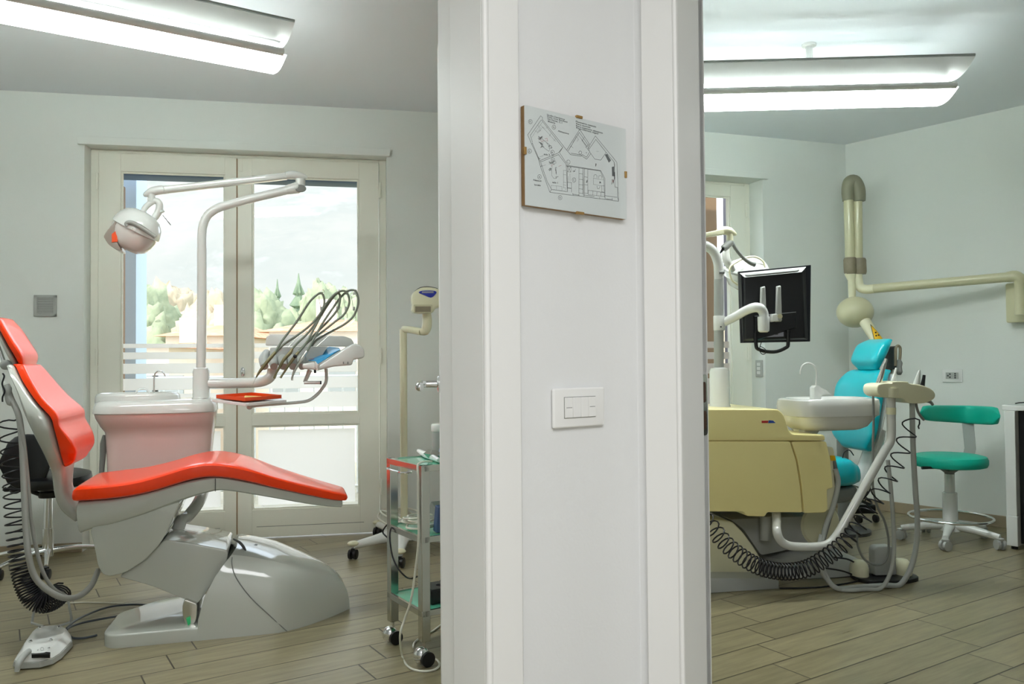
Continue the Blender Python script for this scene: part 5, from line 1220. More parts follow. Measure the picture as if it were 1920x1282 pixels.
# neighbours by the chair
hose2([(R3(650, 470), .1), (R3(662, 560), .1), (R3(655, 660), .08), (R3(625, 760), .06), (R3(600, 850), .05), (R3(590, 930), .02)], .011, 'mgrey', 'grey hose running down the end panel of the beige unit', 'drain_hose')
hose2([(R3(690, 470), .5), (R3(700, 430), .5), (R3(725, 420), .5), (R3(745, 445), .5)], .003, 'black', 'small black cable loop above the turquoise seat', 'cable')
cabR = lambda L, lab, r=.0042: obj('cable', MB().tube([hz(*R3(x, y), zz) for x, y, zz in L], r, 8, 6), 'blackr', label=lab, cat='cable')
cabR([(390, 1084, .005), (560, 1080, .005), (700, 1062, .005), (780, 1042, .006), (822, 1015, .02)], 'black cable lying along the foot of the right-hand pedestal')
cabR([(600, 985, .09), (690, 1000, .05), (760, 1025, .012), (830, 1040, .008), (870, 1048, .006)], 'black cable running over the pedestal to the right foot pedal')
cabR([(650, 935, .12), (720, 945, .10), (770, 975, .06), (812, 1010, .02)], 'upper black cable arching from the pedestal towards the right foot pedal')
# foot pedal
fp = hz(*R3(905, 1048), 0)
ft = thing('foot_pedal', 'cream foot pedal with dark sole and upright grey lever on the right room floor', 'foot pedal', fp)
PF = Fr(fp.x, fp.y, 5)
b = MB(); b.hslab([(PF.w(u, v, 0).x, PF.w(u, v, 0).y) for u, v in sm2([(-.15, .04), (-.13, -.03), (-.05, -.06), (.06, -.06), (.15, -.02), (.17, .05), (.12, .13), (-.1, .14)], 3)], 0, .018, .005); obj('sole', b, 'black', ft)
for u0 in (-.11, .115):
    b = MB(); b.lathe([(.042, 0), (.043, .03), (.038, .055), (.025, .07), (.0, .074)], PF.w(u0, .06, .018), n=22, sx=1, sy=1.4); obj('side_pod', b, 'beigel', ft)
b = MB(); b.slab(PF, rc([(-.05, .02), (.065, .02), (.06, .15), (.04, .165), (-.035, .165), (-.05, .15)], .012), .02, .08, .015, 3); obj('lever', b, 'lgrey', ft)

# ---- teal stool
c1_, c2_, c3_ = hz(*R4(437, 955), 0), hz(*R4(712, 978), 0), hz(*R4(332, 897), 0)
sy = 4.86
sx = at(1782, 980, sy).x
c0_ = V((sx, sy, 0))
ts = thing('operator_stool', 'teal round stool with curved backrest and white five-star castor base', 'stool', c0_)
hb_ = c0_ + V((0, 0, .085))
RB = .27
for i in range(5):
    a = math.radians(-52 + 72 * i); e_ = hb_ + V((math.cos(a) * RB, math.sin(a) * RB, -.012))
    obj('leg', MB().tube([hb_ + V((0, 0, .02)), hb_.lerp(e_, .5) + V((0, 0, .012)), e_ + V((0, 0, -.002))], [.032, .024, .017], 12, 3), 'white', ts)
    b = MB(); d = V((math.cos(a + .9), math.sin(a + .9), 0))
    for s_ in (-1, 1): b.lathe([(.018, -.010), (.029, -.008), (.029, .008), (.018, .010)], e_ + d * (.015 * s_) + V((0, 0, .030 - e_.z)), d, 20)
    b.lathe([(.012, 0), (.02, .01), (.022, .02), (.01, .024)], V((e_.x, e_.y, .045)), n=16); obj('castor', b, 'lgrey', ts)
zc1 = at(1782, 0, sy)
zz = lambda y: at(1782, y, sy).z
obj('hub', MB().lathe([(.06, .07), (.05, .10), (.042, .13), (.040, zz(923)), (.036, zz(922))], c0_, n=26), 'white', ts)
obj('gas_column', MB().tube([V((sx, sy, zz(923))), V((sx, sy, zz(888)))], .028, 20), 'white', ts)
obj('seat_mount', MB().lathe([(.022, 0), (.03, .015), (.05, .03)], V((sx, sy, zz(890))), n=20), 'mgrey', ts)
zs_a = zz(874)
obj('seat', MB().lathe([(.18, 0), (.2, .006), (.206, .02), (.206, .045), (.198, .062), (.17, .07), (.0, .072)], V((sx, sy, zs_a)), n=48), 'teald', ts)
obj('foot_ring', MB().tube([c0_ + V((.225 * math.cos(a), .225 * math.sin(a), zz(975) + .02)) for a in [2 * PI * i / 40 for i in range(40)]], .0085, 10, closed=True), 'chrome', ts)
obj('height_lever', MB().tube([V((sx - .03, sy - .05, zs_a - .02)), at(*R4(500, 634), sy - .1), at(*R4(432, 634), sy - .12)], [.005, .006, .009], 8, 2), 'black', ts)
# backrest: arc pad
bcn = V((sx + .06, sy + .06, 0)); arc = []
pl_, pr_ = at(*R4(426, 400), sy + .02), at(*R4(766, 410), sy - .02)
mid_ = at(*R4(600, 400), sy + .26)
ring_ = []
A_, B_2, M_ = V((pl_.x, pl_.y)), V((pr_.x, pr_.y)), V((mid_.x, mid_.y))
zt1, zb1 = [at(*R4(430, 365), sy + .02).z, at(*R4(600, 366), sy + .26).z, at(*R4(760, 372), sy - .02).z], [at(*R4(430, 430), sy + .02).z, at(*R4(600, 442), sy + .26).z, at(*R4(760, 452), sy - .02).z]
for i in range(21):
    t = i / 20; p = A_ * (1 - t) ** 2 + (M_ * 2 - (A_ + B_2) / 2) * 2 * t * (1 - t) + B_2 * t * t
    tg = ((M_ * 2 - (A_ + B_2) / 2) - A_) * (1 - t) + (B_2 - (M_ * 2 - (A_ + B_2) / 2)) * t; nrm_ = V((-tg.y, tg.x)).normalized()
    lerp3 = lambda L: L[0] * (1 - t) * (1 - 2 * t) + L[1] * 4 * t * (1 - t) + L[2] * t * (2 * t - 1)
    za, zb_ = lerp3(zt1), lerp3(zb1); f_ = math.sqrt(max(.0, 1 - abs(2 * t - 1) ** 14)) * .85 + .15
    cz, hzz = (za + zb_) / 2, (za - zb_) / 2 * f_
    ring_.append([V((p.x + nrm_.x * .022 * f_ * sgp(math.cos(a), .6), p.y + nrm_.y * .022 * f_ * sgp(math.cos(a), .6), cz + hzz * sgp(math.sin(a), .45))) for a in [2 * PI * j / 20 for j in range(20)]])
obj('backrest', MB().loft(ring_), 'teald', ts)
b = MB(); b.loft([[at(*R4(603, 440), sy + .25), at(*R4(655, 443), sy + .25), at(*R4(652, 443), sy + .28), at(*R4(603, 440), sy + .28)], [at(*R4(614, 548), sy + .16), at(*R4(664, 552), sy + .16), at(*R4(664, 552), sy + .2), at(*R4(614, 548), sy + .2)], [at(*R4(600, 618), sy + .08), at(*R4(650, 618), sy + .08), at(*R4(650, 612), sy + .1), at(*R4(600, 612), sy + .1)]])
obj('backrest_stem', b, 'lgrey', ts, .003)

# ---- desk along the side wall
dc = hz(1899, 1030, 0)
du_, dv2, _ = SW.loc(dc)
dk = thing('desk', 'white cabinet with projecting worktop at the right edge of the room', 'desk', SW.w(du_ + .4, -.3, 0))
ztd = at(1890, 760, dc.y).z
dsk = SW.loc(at(1878, 766, dc.y + .05))
obj('worktop', MB().ub(SW, dsk[0], dsk[0] + 1.5, dsk[1], -.005, ztd - .03, ztd), 'white', dk, .004)
lu = SW.loc(at(1886, 900, dc.y))[0]
lu0 = du_ - .03
obj('side_panel', MB().ub(SW, lu0, lu0 + .055, dv2, -.01, .02, ztd - .03), 'white', dk, .003)
obj('foot', MB().tube([SW.w(lu0 + .03, dv2 + .03, 0), SW.w(lu0 + .03, dv2 + .03, .022)], .018, 14), 'black', dk)
obj('panel_foot', MB().ub(SW, lu0 + .0, lu0 + .058, dv2 - .004, dv2 + .03, .02, .19), 'white', dk, .003)
obj('cabinet_front', MB().ub(SW, lu0 + .056, lu0 + 1.4, dv2 + .05, -.01, .03, ztd - .032), 'black', dk, .003)
b = MB(); p = at(1913, 757, dc.y + .12); b.tube([V((p.x - .03, p.y, ztd + .004)), V((p.x + .01, p.y - .01, ztd + .010)), V((p.x + .09, p.y - .05, ztd + .005))], .0035, 8, 3); obj('pen', b, 'black', label='dark pen lying on the worktop at the right edge', cat='pen')

# ---- wall mounted x-ray arm
xu = thing('xray_arm', 'aged cream X-ray unit with long folding tube arm on the side wall', 'x-ray unit', at(1605, 650, 5.6))
xb_u0 = SW.hit(1890, 605, -.04)[0]
z0, z1 = SW.hit(1893, 605, -.06)[1], SW.hit(1888, 540, -.06)[1]
obj('wall_bracket', MB().slab(SW, rr(xb_u0, xb_u0 + .30, z0, z1 + .03, .015), -.075, -.001, .012, 3), 'xray', xu)
hs_ = SW.hit(1900, 520, -.16)
pA = SW.loc(at(1611, 541, 5.62)); vA = pA[1]
def spx(x, y, v): 
    u, z = SW.hit(x, y, v); return SW.w(u, v, z)
arm = [spx(1609, 512, vA), spx(1609, 525, vA), spx(1612, 537, vA), spx(1622, 542, vA), spx(1640, 541, vA)]
obj('lower_elbow', MB().tube(arm, [.028, .03, .032, .032, .031], 18, 4), 'beigel', xu)
obj('long_tube', MB().tube([spx(1638, 541, vA), spx(1895, 519, -.15)], .031, 20), 'xray', xu)
obj('wall_elbow', MB().tube([spx(1888, 519.5, -.15), spx(1903, 518, -.14), spx(1912, 524, -.13), spx(1914, 540, -.12), spx(1914, 590, -.12)], [.033, .036, .036, .034, .034], 18, 4), 'xray', xu)
vB = vA
def vt(x0, y0, x1, y1, r, v, n=20): return MB().tube([spx(x0, y0, v), spx(x1, y1, v)], r, n)
obj('vertical_tube', vt(1591, 372, 1594, 488, .033, vB - .03), 'xray', xu)
obj('vertical_tube', vt(1608, 378, 1609, 488, .031, vB + .01), 'xray', xu)
obj('elbow_cap', MB().tube([spx(1591, 376, vB - .03), spx(1590, 358, vB - .03), spx(1594, 343, vB - .02), spx(1602, 342, vB), spx(1610, 356, vB + .01), spx(1612, 377, vB + .01)], [.040, .044, .050, .050, .044, .038], 20, 5), 'xcap', xu)
obj('coupling', MB().tube([spx(1594, 483, vB - .03), spx(1594, 487, vB - .03), spx(1595, 510, vB - .03), spx(1595, 514, vB - .03)], [.038, .045, .045, .040], 24), 'xbrown', xu)
obj('coupling', MB().tube([spx(1612, 484, vB + .01), spx(1612, 488, vB + .01), spx(1613, 510, vB + .01), spx(1613, 514, vB + .01)], [.036, .042, .042, .038], 24), 'xbrown', xu)
obj('reducer', MB().tube([spx(1595, 512, vB - .03), spx(1597, 524, vB - .03)], [.042, .028], 20), 'beigel', xu)
obj('neck', MB().tube([spx(1597, 522, vB - .03), spx(1598, 565, vB - .03)], [.027, .023], 18), 'beigel', xu)
hcx = spx(1603, 585, vB - .05); obj('tube_head', MB().ell(hcx, .122, .12, .108, SW, 36, 20), 'xray', xu)
e1 = spx(1622, 603, vB - .10); e2 = spx(1652, 652, vB - .16)
cone = obj('cone', MB().tube([e1, e2], [.038, .034], 24), 'beigel', xu)
# radiation sign: a bent yellow triangle on the cone
dd = (e2 - e1).normalized(); toc = (V((0, 0, H)) - e1).normalized(); sd = (toc - dd * toc.dot(dd)).normalized(); sr_ = dd.cross(sd)
if sr_.x < 0: sr_ = -sr_
def ctri(s0, s1, a0, a1, off):
    out = []
    return e1 + dd * s0 + (sd * math.cos(a0) + sr_ * math.sin(a0)) * (.0378 + off)
Lc = (e2 - e1).length
def tri(m, name, k, off, parent, c=(.56, .5)):
    b = MB(); rows = []
    for i in range(9):
        t = i / 8; s_ = Lc * (.22 + (.62) * t); 
        s_ = Lc * (c[0] + (t - .5) * .60 * k)
        half = t * .95 * k
        rows.append([e1 + dd * s_ + (sd * math.cos(a) + sr_ * math.sin(a)) * (.0385 + off) for a in [.55 + (j / 6 - .5) * 2 * half for j in range(7)]])
    vs = [p for r in rows for p in r]; fs = [(i * 7 + j, i * 7 + j + 1, (i + 1) * 7 + j + 1, (i + 1) * 7 + j) for i in range(8) for j in range(6)]
    b.add(vs, fs); o = obj(name, b, m, parent); sm_ = o.modifiers.new('solid', 'SOLIDIFY'); sm_.thickness = .0006; return o
tri('black', 'radiation_sign', 1.1, .0002, xu); ys_ = tri('yellow', 'radiation_sign', .9, .0010, xu)
cs_ = e1 + dd * Lc * .64; 
for k_ in range(3):
    b = MB(); a0 = .55 + .25 * math.cos(2.1 * k_ + .5); s0 = Lc * (.64 + .07 * math.sin(2.1 * k_ + .5)); b.ell(e1 + dd * s0 + (sd * math.cos(a0) + sr_ * math.sin(a0)) * .0402, .006, .004, .006, None, 10, 6); obj('trefoil_blade', b, 'black', xu)
# dark stand glimpsed behind the turquoise chair
b = MB(); zp = at(1580, 850, 5.15)
st2 = thing('equipment_stand', 'grey column stand half hidden behind the turquoise seat', 'stand', V((zp.x, 5.15, 0)))
obj('column', MB().tube([V((zp.x, 5.15, .03)), V((zp.x, 5.15, at(1580, 795, 5.15).z))], .035, 16), 'mgrey', st2)
obj('foot', MB().lathe([(.16, 0), (.16, .02), (.05, .03)], V((zp.x, 5.15, 0)), n=24), 'dgrey', st2)
cw = hz(*R3(852, 768), 0)
cb = thing('cable_stand', 'black castor base wound with cable behind the bent white arm', 'stand', cw)
for dx in (-.12, .0):
    obj('castor', MB().lathe([(.016, -.009), (.027, -.007), (.027, .007), (.016, .009)], cw + V((dx, -.02 * (dx != 0), .0275)), (1, .3, 0), 18), 'black', cb)
obj('foot', MB().box(cw + V((-.10, .06, .09)), .2, .14, .06), 'black', cb, .01)
pts_ = []
for i in range(40):
    a = i * .75; pts_.append(cw + V((-.07 + .07 * math.cos(a), .03 + .05 * math.sin(a * 1.1), .19 + .07 * math.sin(a * .63 + 1))))
obj('cable_tangle', MB().tube(pts_, .0045, 6, 3), 'blackr', label='tangled black cable heaped on the castor base behind the white arm', cat='cable')
# ================================================================== the plan on the corridor wall
PV_ = -.014
fcn = [MW.hit(x, y, PV_) for x, y in ((984, 197), (1172, 242), (1175, 411), (985, 384))]
pu0 = (fcn[0][0] + fcn[3][0]) / 2; pu1 = (fcn[1][0] + fcn[2][0]) / 2; pz1 = (fcn[0][1] + fcn[1][1]) / 2; pz0 = (fcn[2][1] + fcn[3][1]) / 2
tl = (fcn[0][1] - fcn[1][1]) / (pu1 - pu0); bl_ = (fcn[3][1] - fcn[2][1]) / (pu1 - pu0)
pn = thing('floor_plan', 'hand-drawn floor plan under clip-on glass on the corridor wall', 'picture', MW.w((pu0 + pu1) / 2, 0, fcn[3][1]))
quad = [(fcn[0][0], fcn[0][1]), (fcn[1][0], fcn[1][1]), (fcn[2][0], fcn[2][1]), (fcn[3][0], fcn[3][1])]
qq = [(pu0, fcn[0][1]), (pu1, fcn[1][1]), (pu1, fcn[2][1]), (pu0, fcn[3][1])]
def ext(poly, v0, v1): return MB().loft([[MW.w(u, v0, z) for u, z in poly], [MW.w(u, v1, z) for u, z in poly]])
obj('backing_board', ext(qq, PV_ + .0022, -.0005), 'frame', pn)
obj('drawing_sheet', ext(qq, PV_, PV_ + .002), 'paper', pn)
obj('glass', ext([(u, z) for u, z in qq], PV_ - .0022, PV_ - .0004), 'glass', pn)
for (x0, y0, x1, y1, w_) in ((996 - 15, 275, 987, 290, 0), (1080, 217.5, 1091, 221.5, 1), (1170, 321, 1175, 334, 0), (1080, 398, 1094, 401, 1)):
    a = MW.hit(x0, y0, PV_); c = MW.hit(x1, y1, PV_)
    if w_: 
        zz_ = (a[1] + c[1]) / 2; b = MB().ub(MW, a[0], c[0], PV_ - .0030, PV_ + .003, zz_ - .0028, zz_ + .0028)
    else: 
        uu_ = (a[0] + c[0]) / 2; b = MB().ub(MW, uu_ - .003, uu_ + .003, PV_ - .0030, PV_ + .003, min(a[1], c[1]), max(a[1], c[1]))
    obj('clip', b, 'brass', pn, .0005)
IV = PV_ - .00015
def pxw(x, y, v=IV): 
    X, Y = P5(x, y); u, z = MW.hit(X, Y, v); return u, z
def strokes(name, lines, w, m, closed=()):
    b = MB()
    for L in lines:
        P = [V(pxw(x, y)) for x, y in L]
        for p, q_ in zip(P[:-1], P[1:]):
            d = (q_ - p)
            if d.length < 1e-6: continue
            d.normalize(); n_ = V((-d.y, d.x)) * (w / 2); p2 = p - d * w / 3; q2 = q_ + d * w / 3
            b.loft([[MW.w(*(s_.x, IV, s_.y)) for s_ in (p2 + n_, q2 + n_, q2 - n_, p2 - n_)], [MW.w(*(s_.x, IV - .0001, s_.y)) for s_ in (p2 + n_, q2 + n_, q2 - n_, p2 - n_)]])
    return obj(name, b, m, pn)
ln = lambda *a: [(a[i], a[i + 1]) for i in range(0, len(a), 2)]
walls = [ln(265, 232, 145, 408, 180, 490, 240, 620, 265, 705, 315, 845, 350, 938, 560, 967, 620, 972, 668, 980, 760, 992, 860, 1004, 985, 1022),
         ln(265, 232, 282, 248, 280, 265, 505, 548, 540, 590), ln(268, 272, 170, 412, 190, 478), ln(190, 490, 262, 660, 430, 590), ln(262, 645, 428, 575, 470, 522),
         ln(272, 270, 465, 522), ln(268, 668, 325, 840, 365, 912, 505, 932), ln(430, 590, 500, 680), ln(440, 575, 500, 665), ln(470, 522, 440, 570),
         ln(500, 680, 512, 935), ln(512, 690, 512, 935), ln(500, 688, 820, 738, 858, 810, 860, 1004), ln(500, 696, 815, 742, 848, 815, 855, 985),
         ln(505, 548, 625, 358, 720, 500, 770, 418, 970, 662, 985, 1022), ln(522, 552, 622, 385, 712, 515), ln(712, 540, 775, 450, 870, 570, 820, 642, 765, 632, 700, 540),
         ln(540, 590, 640, 605), ln(545, 578, 650, 595), ln(640, 600, 690, 632, 730, 580), ln(650, 590, 688, 615, 715, 570), ln(870, 570, 945, 660, 950, 700), ln(945, 660, 952, 890, 975, 895, 975, 985, 985, 1022),
         ln(720, 500, 712, 520, 700, 540), ln(365, 912, 350, 938), ln(180, 490, 192, 486), ln(240, 620, 262, 630), ln(265, 705, 275, 690), ln(560, 955, 620, 965), ln(668, 965, 760, 978), ln(668, 972, 668, 720), ln(655, 715, 660, 975), ln(560, 950, 565, 967), ln(618, 955, 620, 972), ln(808, 985, 812, 998), ln(868, 1000, 925, 1005), ln(860, 970, 970, 985), ln(925, 990, 928, 1010)]
strokes('wall_lines', walls, .0007, 'ink')
furn = [ln(512, 845, 550, 850, 550, 900, 514, 895), ln(512, 900, 550, 905, 550, 938), ln(620, 715, 618, 950), ln(655, 718, 655, 955), ln(620, 765, 655, 770), ln(620, 818, 655, 822), ln(620, 868, 655, 872), ln(620, 905, 655, 910), ln(620, 945, 655, 950),
        ln(668, 795, 700, 800), ln(700, 725, 700, 950), ln(668, 868, 700, 872), ln(705, 920, 855, 942), ln(748, 925, 746, 965), ln(785, 932, 783, 970), ln(822, 938, 820, 972), ln(705, 920, 705, 960), ln(705, 960, 855, 978), ln(668, 945, 700, 950),
        ln(830, 878, 855, 880), ln(830, 935, 855, 938), ln(830, 878, 830, 935), ln(545, 510, 565, 530), ln(545, 510, 520, 555), ln(645, 465, 672, 425), ln(685, 520, 712, 490), ln(680, 520, 720, 560), ln(605, 400, 700, 520, 715, 545), ln(645, 455, 690, 520),
        ln(755, 800, 758, 780, 775, 775, 785, 785, 785, 805), ln(800, 808, 802, 788, 818, 782, 830, 792, 830, 810), ln(785, 880, 790, 905, 805, 905, 812, 885), ln(512, 700, 545, 705, 543, 752, 512, 748, 512, 700, 543, 752), ln(543, 705, 512, 750)]
strokes('furniture_lines', furn, .0005, 'ink')
faint = [ln(282, 290, 262, 315, 240, 345, 215, 380, 185, 430), ln(300, 350, 285, 335, 235, 395), ln(262, 315, 405, 470), ln(312, 350, 330, 335), ln(360, 395, 345, 420), ln(400, 445, 385, 465), ln(240, 320, 262, 345, 235, 385, 212, 368), ln(752, 810, 752, 865, 830, 880), ln(752, 808, 850, 825), ln(360, 875, 460, 885, 462, 920), ln(360, 875, 362, 905), ln(410, 880, 412, 915), ln(475, 735, 475, 900), ln(475, 735, 500, 738), ln(475, 775, 500, 778), ln(475, 845, 500, 850), ln(475, 870, 500, 875), ln(475, 895, 500, 900), ln(520, 790, 522, 840), ln(535, 765, 537, 840), ln(245, 615, 290, 600), ln(272, 700, 310, 685), ln(575, 455, 595, 420, 615, 450, 600, 470), ln(575, 455, 560, 480), ln(780, 560, 800, 560)]
strokes('faint_lines', faint, .0004, 'inkl')
def scr(cx, cy, w, h, n, seed):
    R_ = random.Random(seed); return [[(cx + (R_.random() - .5) * w, cy + (R_.random() - .5) * h) for _ in range(n)]]
ch_l = scr(262, 440, 50, 40, 12, 1) + scr(265, 490, 40, 40, 12, 2) + scr(280, 520, 36, 24, 8, 3) + scr(355, 520, 36, 36, 10, 4) + scr(375, 665, 70, 40, 14, 5) + scr(352, 725, 30, 50, 12, 6) + scr(408, 740, 16, 80, 10, 7) + scr(415, 800, 24, 24, 9, 8) + scr(380, 600, 20, 10, 4, 9)
ch_l += [ln(285, 470, 285, 520, 340, 560, 350, 540), ln(270, 440, 360, 510), ln(370, 695, 365, 780, 385, 810, 410, 810), ln(320, 480, 345, 520)]
ch_l += scr(815, 850, 20, 20, 12, 21) + scr(930, 840, 24, 50, 14, 22) + scr(945, 800, 14, 120, 16, 23) + scr(575, 735, 30, 30, 8, 24) + scr(692, 835, 12, 40, 7, 25) + scr(260, 372, 20, 12, 4, 26) + scr(775, 685, 12, 34, 5, 27) + scr(690, 575, 14, 14, 5, 28) + scr(495, 912, 8, 8, 4, 29) + scr(985, 945, 6, 8, 4, 30)
strokes('equipment_sketch', ch_l, .0004, 'ink')
strokes('red_sketch', [ln(255, 440, 270, 470, 300, 460), ln(305, 445, 325, 440, 330, 465, 310, 462), ln(385, 680, 360, 695, 370, 700), ln(430, 700, 455, 690)] + scr(935, 830, 20, 40, 6, 41), .0005, 'inkr')
hat = [(858, 590, 880, 585, 915, 645, 895, 665), (922, 705, 945, 700, 945, 790, 925, 790)]
for hq_ in hat:
    P = [pxw(hq_[i], hq_[i + 1]) for i in range(0, 8, 2)]; obj('hatched_block', MB().loft([[MW.w(u, IV, z) for u, z in P], [MW.w(u, IV - .0001, z) for u, z in P]]), 'inkl', pn)
circ = [(170, 286, 17, 'F'), (387, 337, 17, 'G'), (163, 558, 17, 'E'), (373, 570, 17, 'B'), (378, 640, 17, 'H'), (520, 660, 17, 'L'), (254, 796, 17, 'A'), (573, 825, 17, 'C'), (445, 988, 17, 'D'), (631, 572, 13, '')]
cl_ = []
for x, y, r, t in circ: cl_.append([(x + r * math.cos(a), y + r * 1.18 * math.sin(a)) for a in [2 * PI * i / 16 for i in range(17)]])
strokes('circles', cl_, .0006, 'ink')
def text(s_, x, y, hpx, slope=.24, m='ink', sx=.8, w=0.0):
    """lettering lying on the sheet; x,y = crop pixel of the lower left, hpx = letter height in crop pixels"""
    cu_ = bpy.data.curves.new('lettering', 'FONT'); cu_.body = s_; cu_.size = 1; cu_.offset = w
    tmp = bpy.data.objects.new('lettering', cu_); COL.objects.link(tmp)
    dg = bpy.context.evaluated_depsgraph_get(); me = bpy.data.meshes.new_from_object(tmp.evaluated_get(dg))
    COL.objects.unlink(tmp); bpy.data.objects.remove(tmp)
    p0 = V(pxw(x, y)); p1 = V(pxw(x, y - hpx)); hgt = (p1 - p0).length / .7
    p2 = V(pxw(x + 40, y + 40 * slope)); xd_ = (p2 - p0).normalized(); yd = V((-xd_.y, xd_.x))
    b = MB(); vs = []
    for v in me.vertices:
        q_ = p0 + xd_ * (v.co.x * hgt * sx) + yd * (v.co.y * hgt); vs.append(MW.w(q_.x, IV - .00012, q_.y))
    b.add(vs, [tuple(p.vertices) for p in me.polygons]); bpy.data.meshes.remove(me)
    return obj('lettering', b, m, pn)
for s_, x, y, h_ in (('Studio Dentistico', 322, 228, 13), ('Dott. Luca Bonfietti', 324, 246, 13), ('Via Dante, C.1', 326, 267, 13), ('Brescia', 330, 288, 13),
                    ('Planimetria catastale', 588, 290, 13), ('Piano secondo', 590, 311, 13), ('Piano superiore: abitazione', 590, 331, 13), ('Piano inferiore: negozi', 592, 349, 13),
                    ('Abitazione', 425, 378, 13), ('sala 2', 293, 594, 14), ('sala 1', 372, 853, 14), ('Nessun', 196, 832, 14), ('locale', 205, 875, 14)):
    text(s_, x, y, h_ + 2, .27 if y < 400 else .12, sx=1.42, w=.008)
for x, y, r, t in circ:
    if t: text(t, x - 8, y + 8, 16, .15, sx=1.1, w=.01)
text('3', 768, 700, 30, .2, 'inkl', .6); 
# ================================================================== outside
from mathutils import noise as NZ
def natmat(name, cols, scale, rough=.9, dist=0.0):
    m = bpy.data.materials.new(name); m.use_nodes = True; n = m.node_tree.nodes; l = m.node_tree.links
    b = n['Principled BSDF']; b.inputs['Roughness'].default_value = rough; b.inputs['Specular IOR Level'].default_value = .1
    tc = n.new('ShaderNodeTexCoord'); no = n.new('ShaderNodeTexNoise'); no.inputs['Scale'].default_value = scale; no.inputs['Detail'].default_value = 7; no.inputs['Roughness'].default_value = .7; no.inputs['Distortion'].default_value = dist
    l.new(tc.outputs['Object'], no.inputs['Vector']); r = n.new('ShaderNodeValToRGB'); e = r.color_ramp.elements
    e[0].position = .3; e[0].color = cols[0]; e[1].position = .72; e[1].color = cols[-1]
    for i, c in enumerate(cols[1:-1]): q = e.new(.3 + .42 * (i + 1) / (len(cols) - 1)); q.color = c
    l.new(no.outputs['Fac'], r.inputs[0]); l.new(r.outputs[0], b.inputs['Base Color']); return m
M['hill'] = natmat('mountain_slope', [S(122, 126, 120), S(140, 137, 131), S(131, 131, 126), S(158, 156, 151)], .012)
M['wood1'] = natmat('autumn_woodland', [S(128, 138, 100), S(172, 152, 124), S(180, 164, 140), S(140, 148, 112)], .05)
M['leafg'] = natmat('green_foliage', [S(124, 134, 108), S(148, 154, 126), S(166, 170, 142)], .8)
M['leafo'] = natmat('autumn_foliage', [S(158, 150, 124), S(178, 162, 138), S(190, 178, 156)], .8)
M['conif'] = natmat('conifer_foliage', [S(104, 120, 100), S(124, 138, 114), S(142, 152, 126)], .9)
M['roof'] = natmat('clay_roof_tiles', [S(176, 120, 92), S(202, 148, 118), S(214, 168, 138)], 2)
M['hwall'] = natmat('pale_house_render', [S(206, 190, 172), S(222, 208, 192)], .5)
M['grass'] = natmat('meadow_grass', [S(112, 128, 72), S(140, 148, 92)], .2)
M['road'] = natmat('pale_paving', [S(176, 172, 164), S(196, 192, 184)], .3)
GZ = -7.5
struct('ground_outside', MB().box((-60, 160, GZ - .5), 700, 290, 1.0), 'grass')
# mountain
b = MB(); nx, ny = 90, 36; vs = []
for j in range(ny):
    for i in range(nx):
        x = -560 + 900 * i / (nx - 1); y = 190 + 420 * j / (ny - 1)
        px_ = CX + F * x / 600
        peak = 118 * math.exp(-((x + 150) / 150) ** 2) + 70 * math.exp(-((x + 20) / 130) ** 2) + 55 * math.exp(-((x + 420) / 140) ** 2) + 45
        t = (y - 190) / 420
        z = GZ + peak * (t ** .8) * (1 + .10 * NZ.noise(V((x * .012, y * .012, 2)))) + 8 * NZ.noise(V((x * .03, y * .03, 0))) * t
        vs.append((x, y, z))
fs = [(j * nx + i, j * nx + i + 1, (j + 1) * nx + i + 1, (j + 1) * nx + i) for j in range(ny - 1) for i in range(nx - 1)]
b.add(vs, fs); o = obj('mountain', b, 'hill', kind='structure')
# wooded foothill
b = MB(); vs = []; nx, ny = 70, 16
for j in range(ny):
    for i in range(nx):
        x = -200 + 300 * i / (nx - 1); y = 95 + 90 * j / (ny - 1); t = j / (ny - 1)
        z = GZ + (14 + 9 * NZ.noise(V((x * .02, 3, 0))) + (4 if x < -40 else 0)) * math.sin(min(1, t * 1.1) * PI * .5) + 2.2 * NZ.noise(V((x * .13, y * .13, 5)))
        vs.append((x, y, z))
fs = [(j * nx + i, j * nx + i + 1, (j + 1) * nx + i + 1, (j + 1) * nx + i) for j in range(ny - 1) for i in range(nx - 1)]
b.add(vs, fs); obj('wooded_foothill', b, 'wood1', kind='structure')
def crown(mb, c, rx, rz, seed, amp=.28, sub=4):
    bm = bmesh.new(); bmesh.ops.create_icosphere(bm, subdivisions=sub, radius=1)
    base = len(mb.v)
    for v in bm.verts:
        n_ = v.co.normalized(); d = 1 + amp * NZ.noise(n_ * 2.2 + V((seed * 3.1, 0, 0))) + amp * .6 * NZ.noise(n_ * 6 + V((0, seed * 1.7, 0))) + .16 * NZ.noise(n_ * 17 + V((0, seed, 3)))
        mb.v.append(V(c) + V((n_.x * rx * d, n_.y * rx * d, n_.z * rz * d)))
    mb.f += [tuple(v.index + base for v in f.verts) for f in bm.faces]; bm.free()
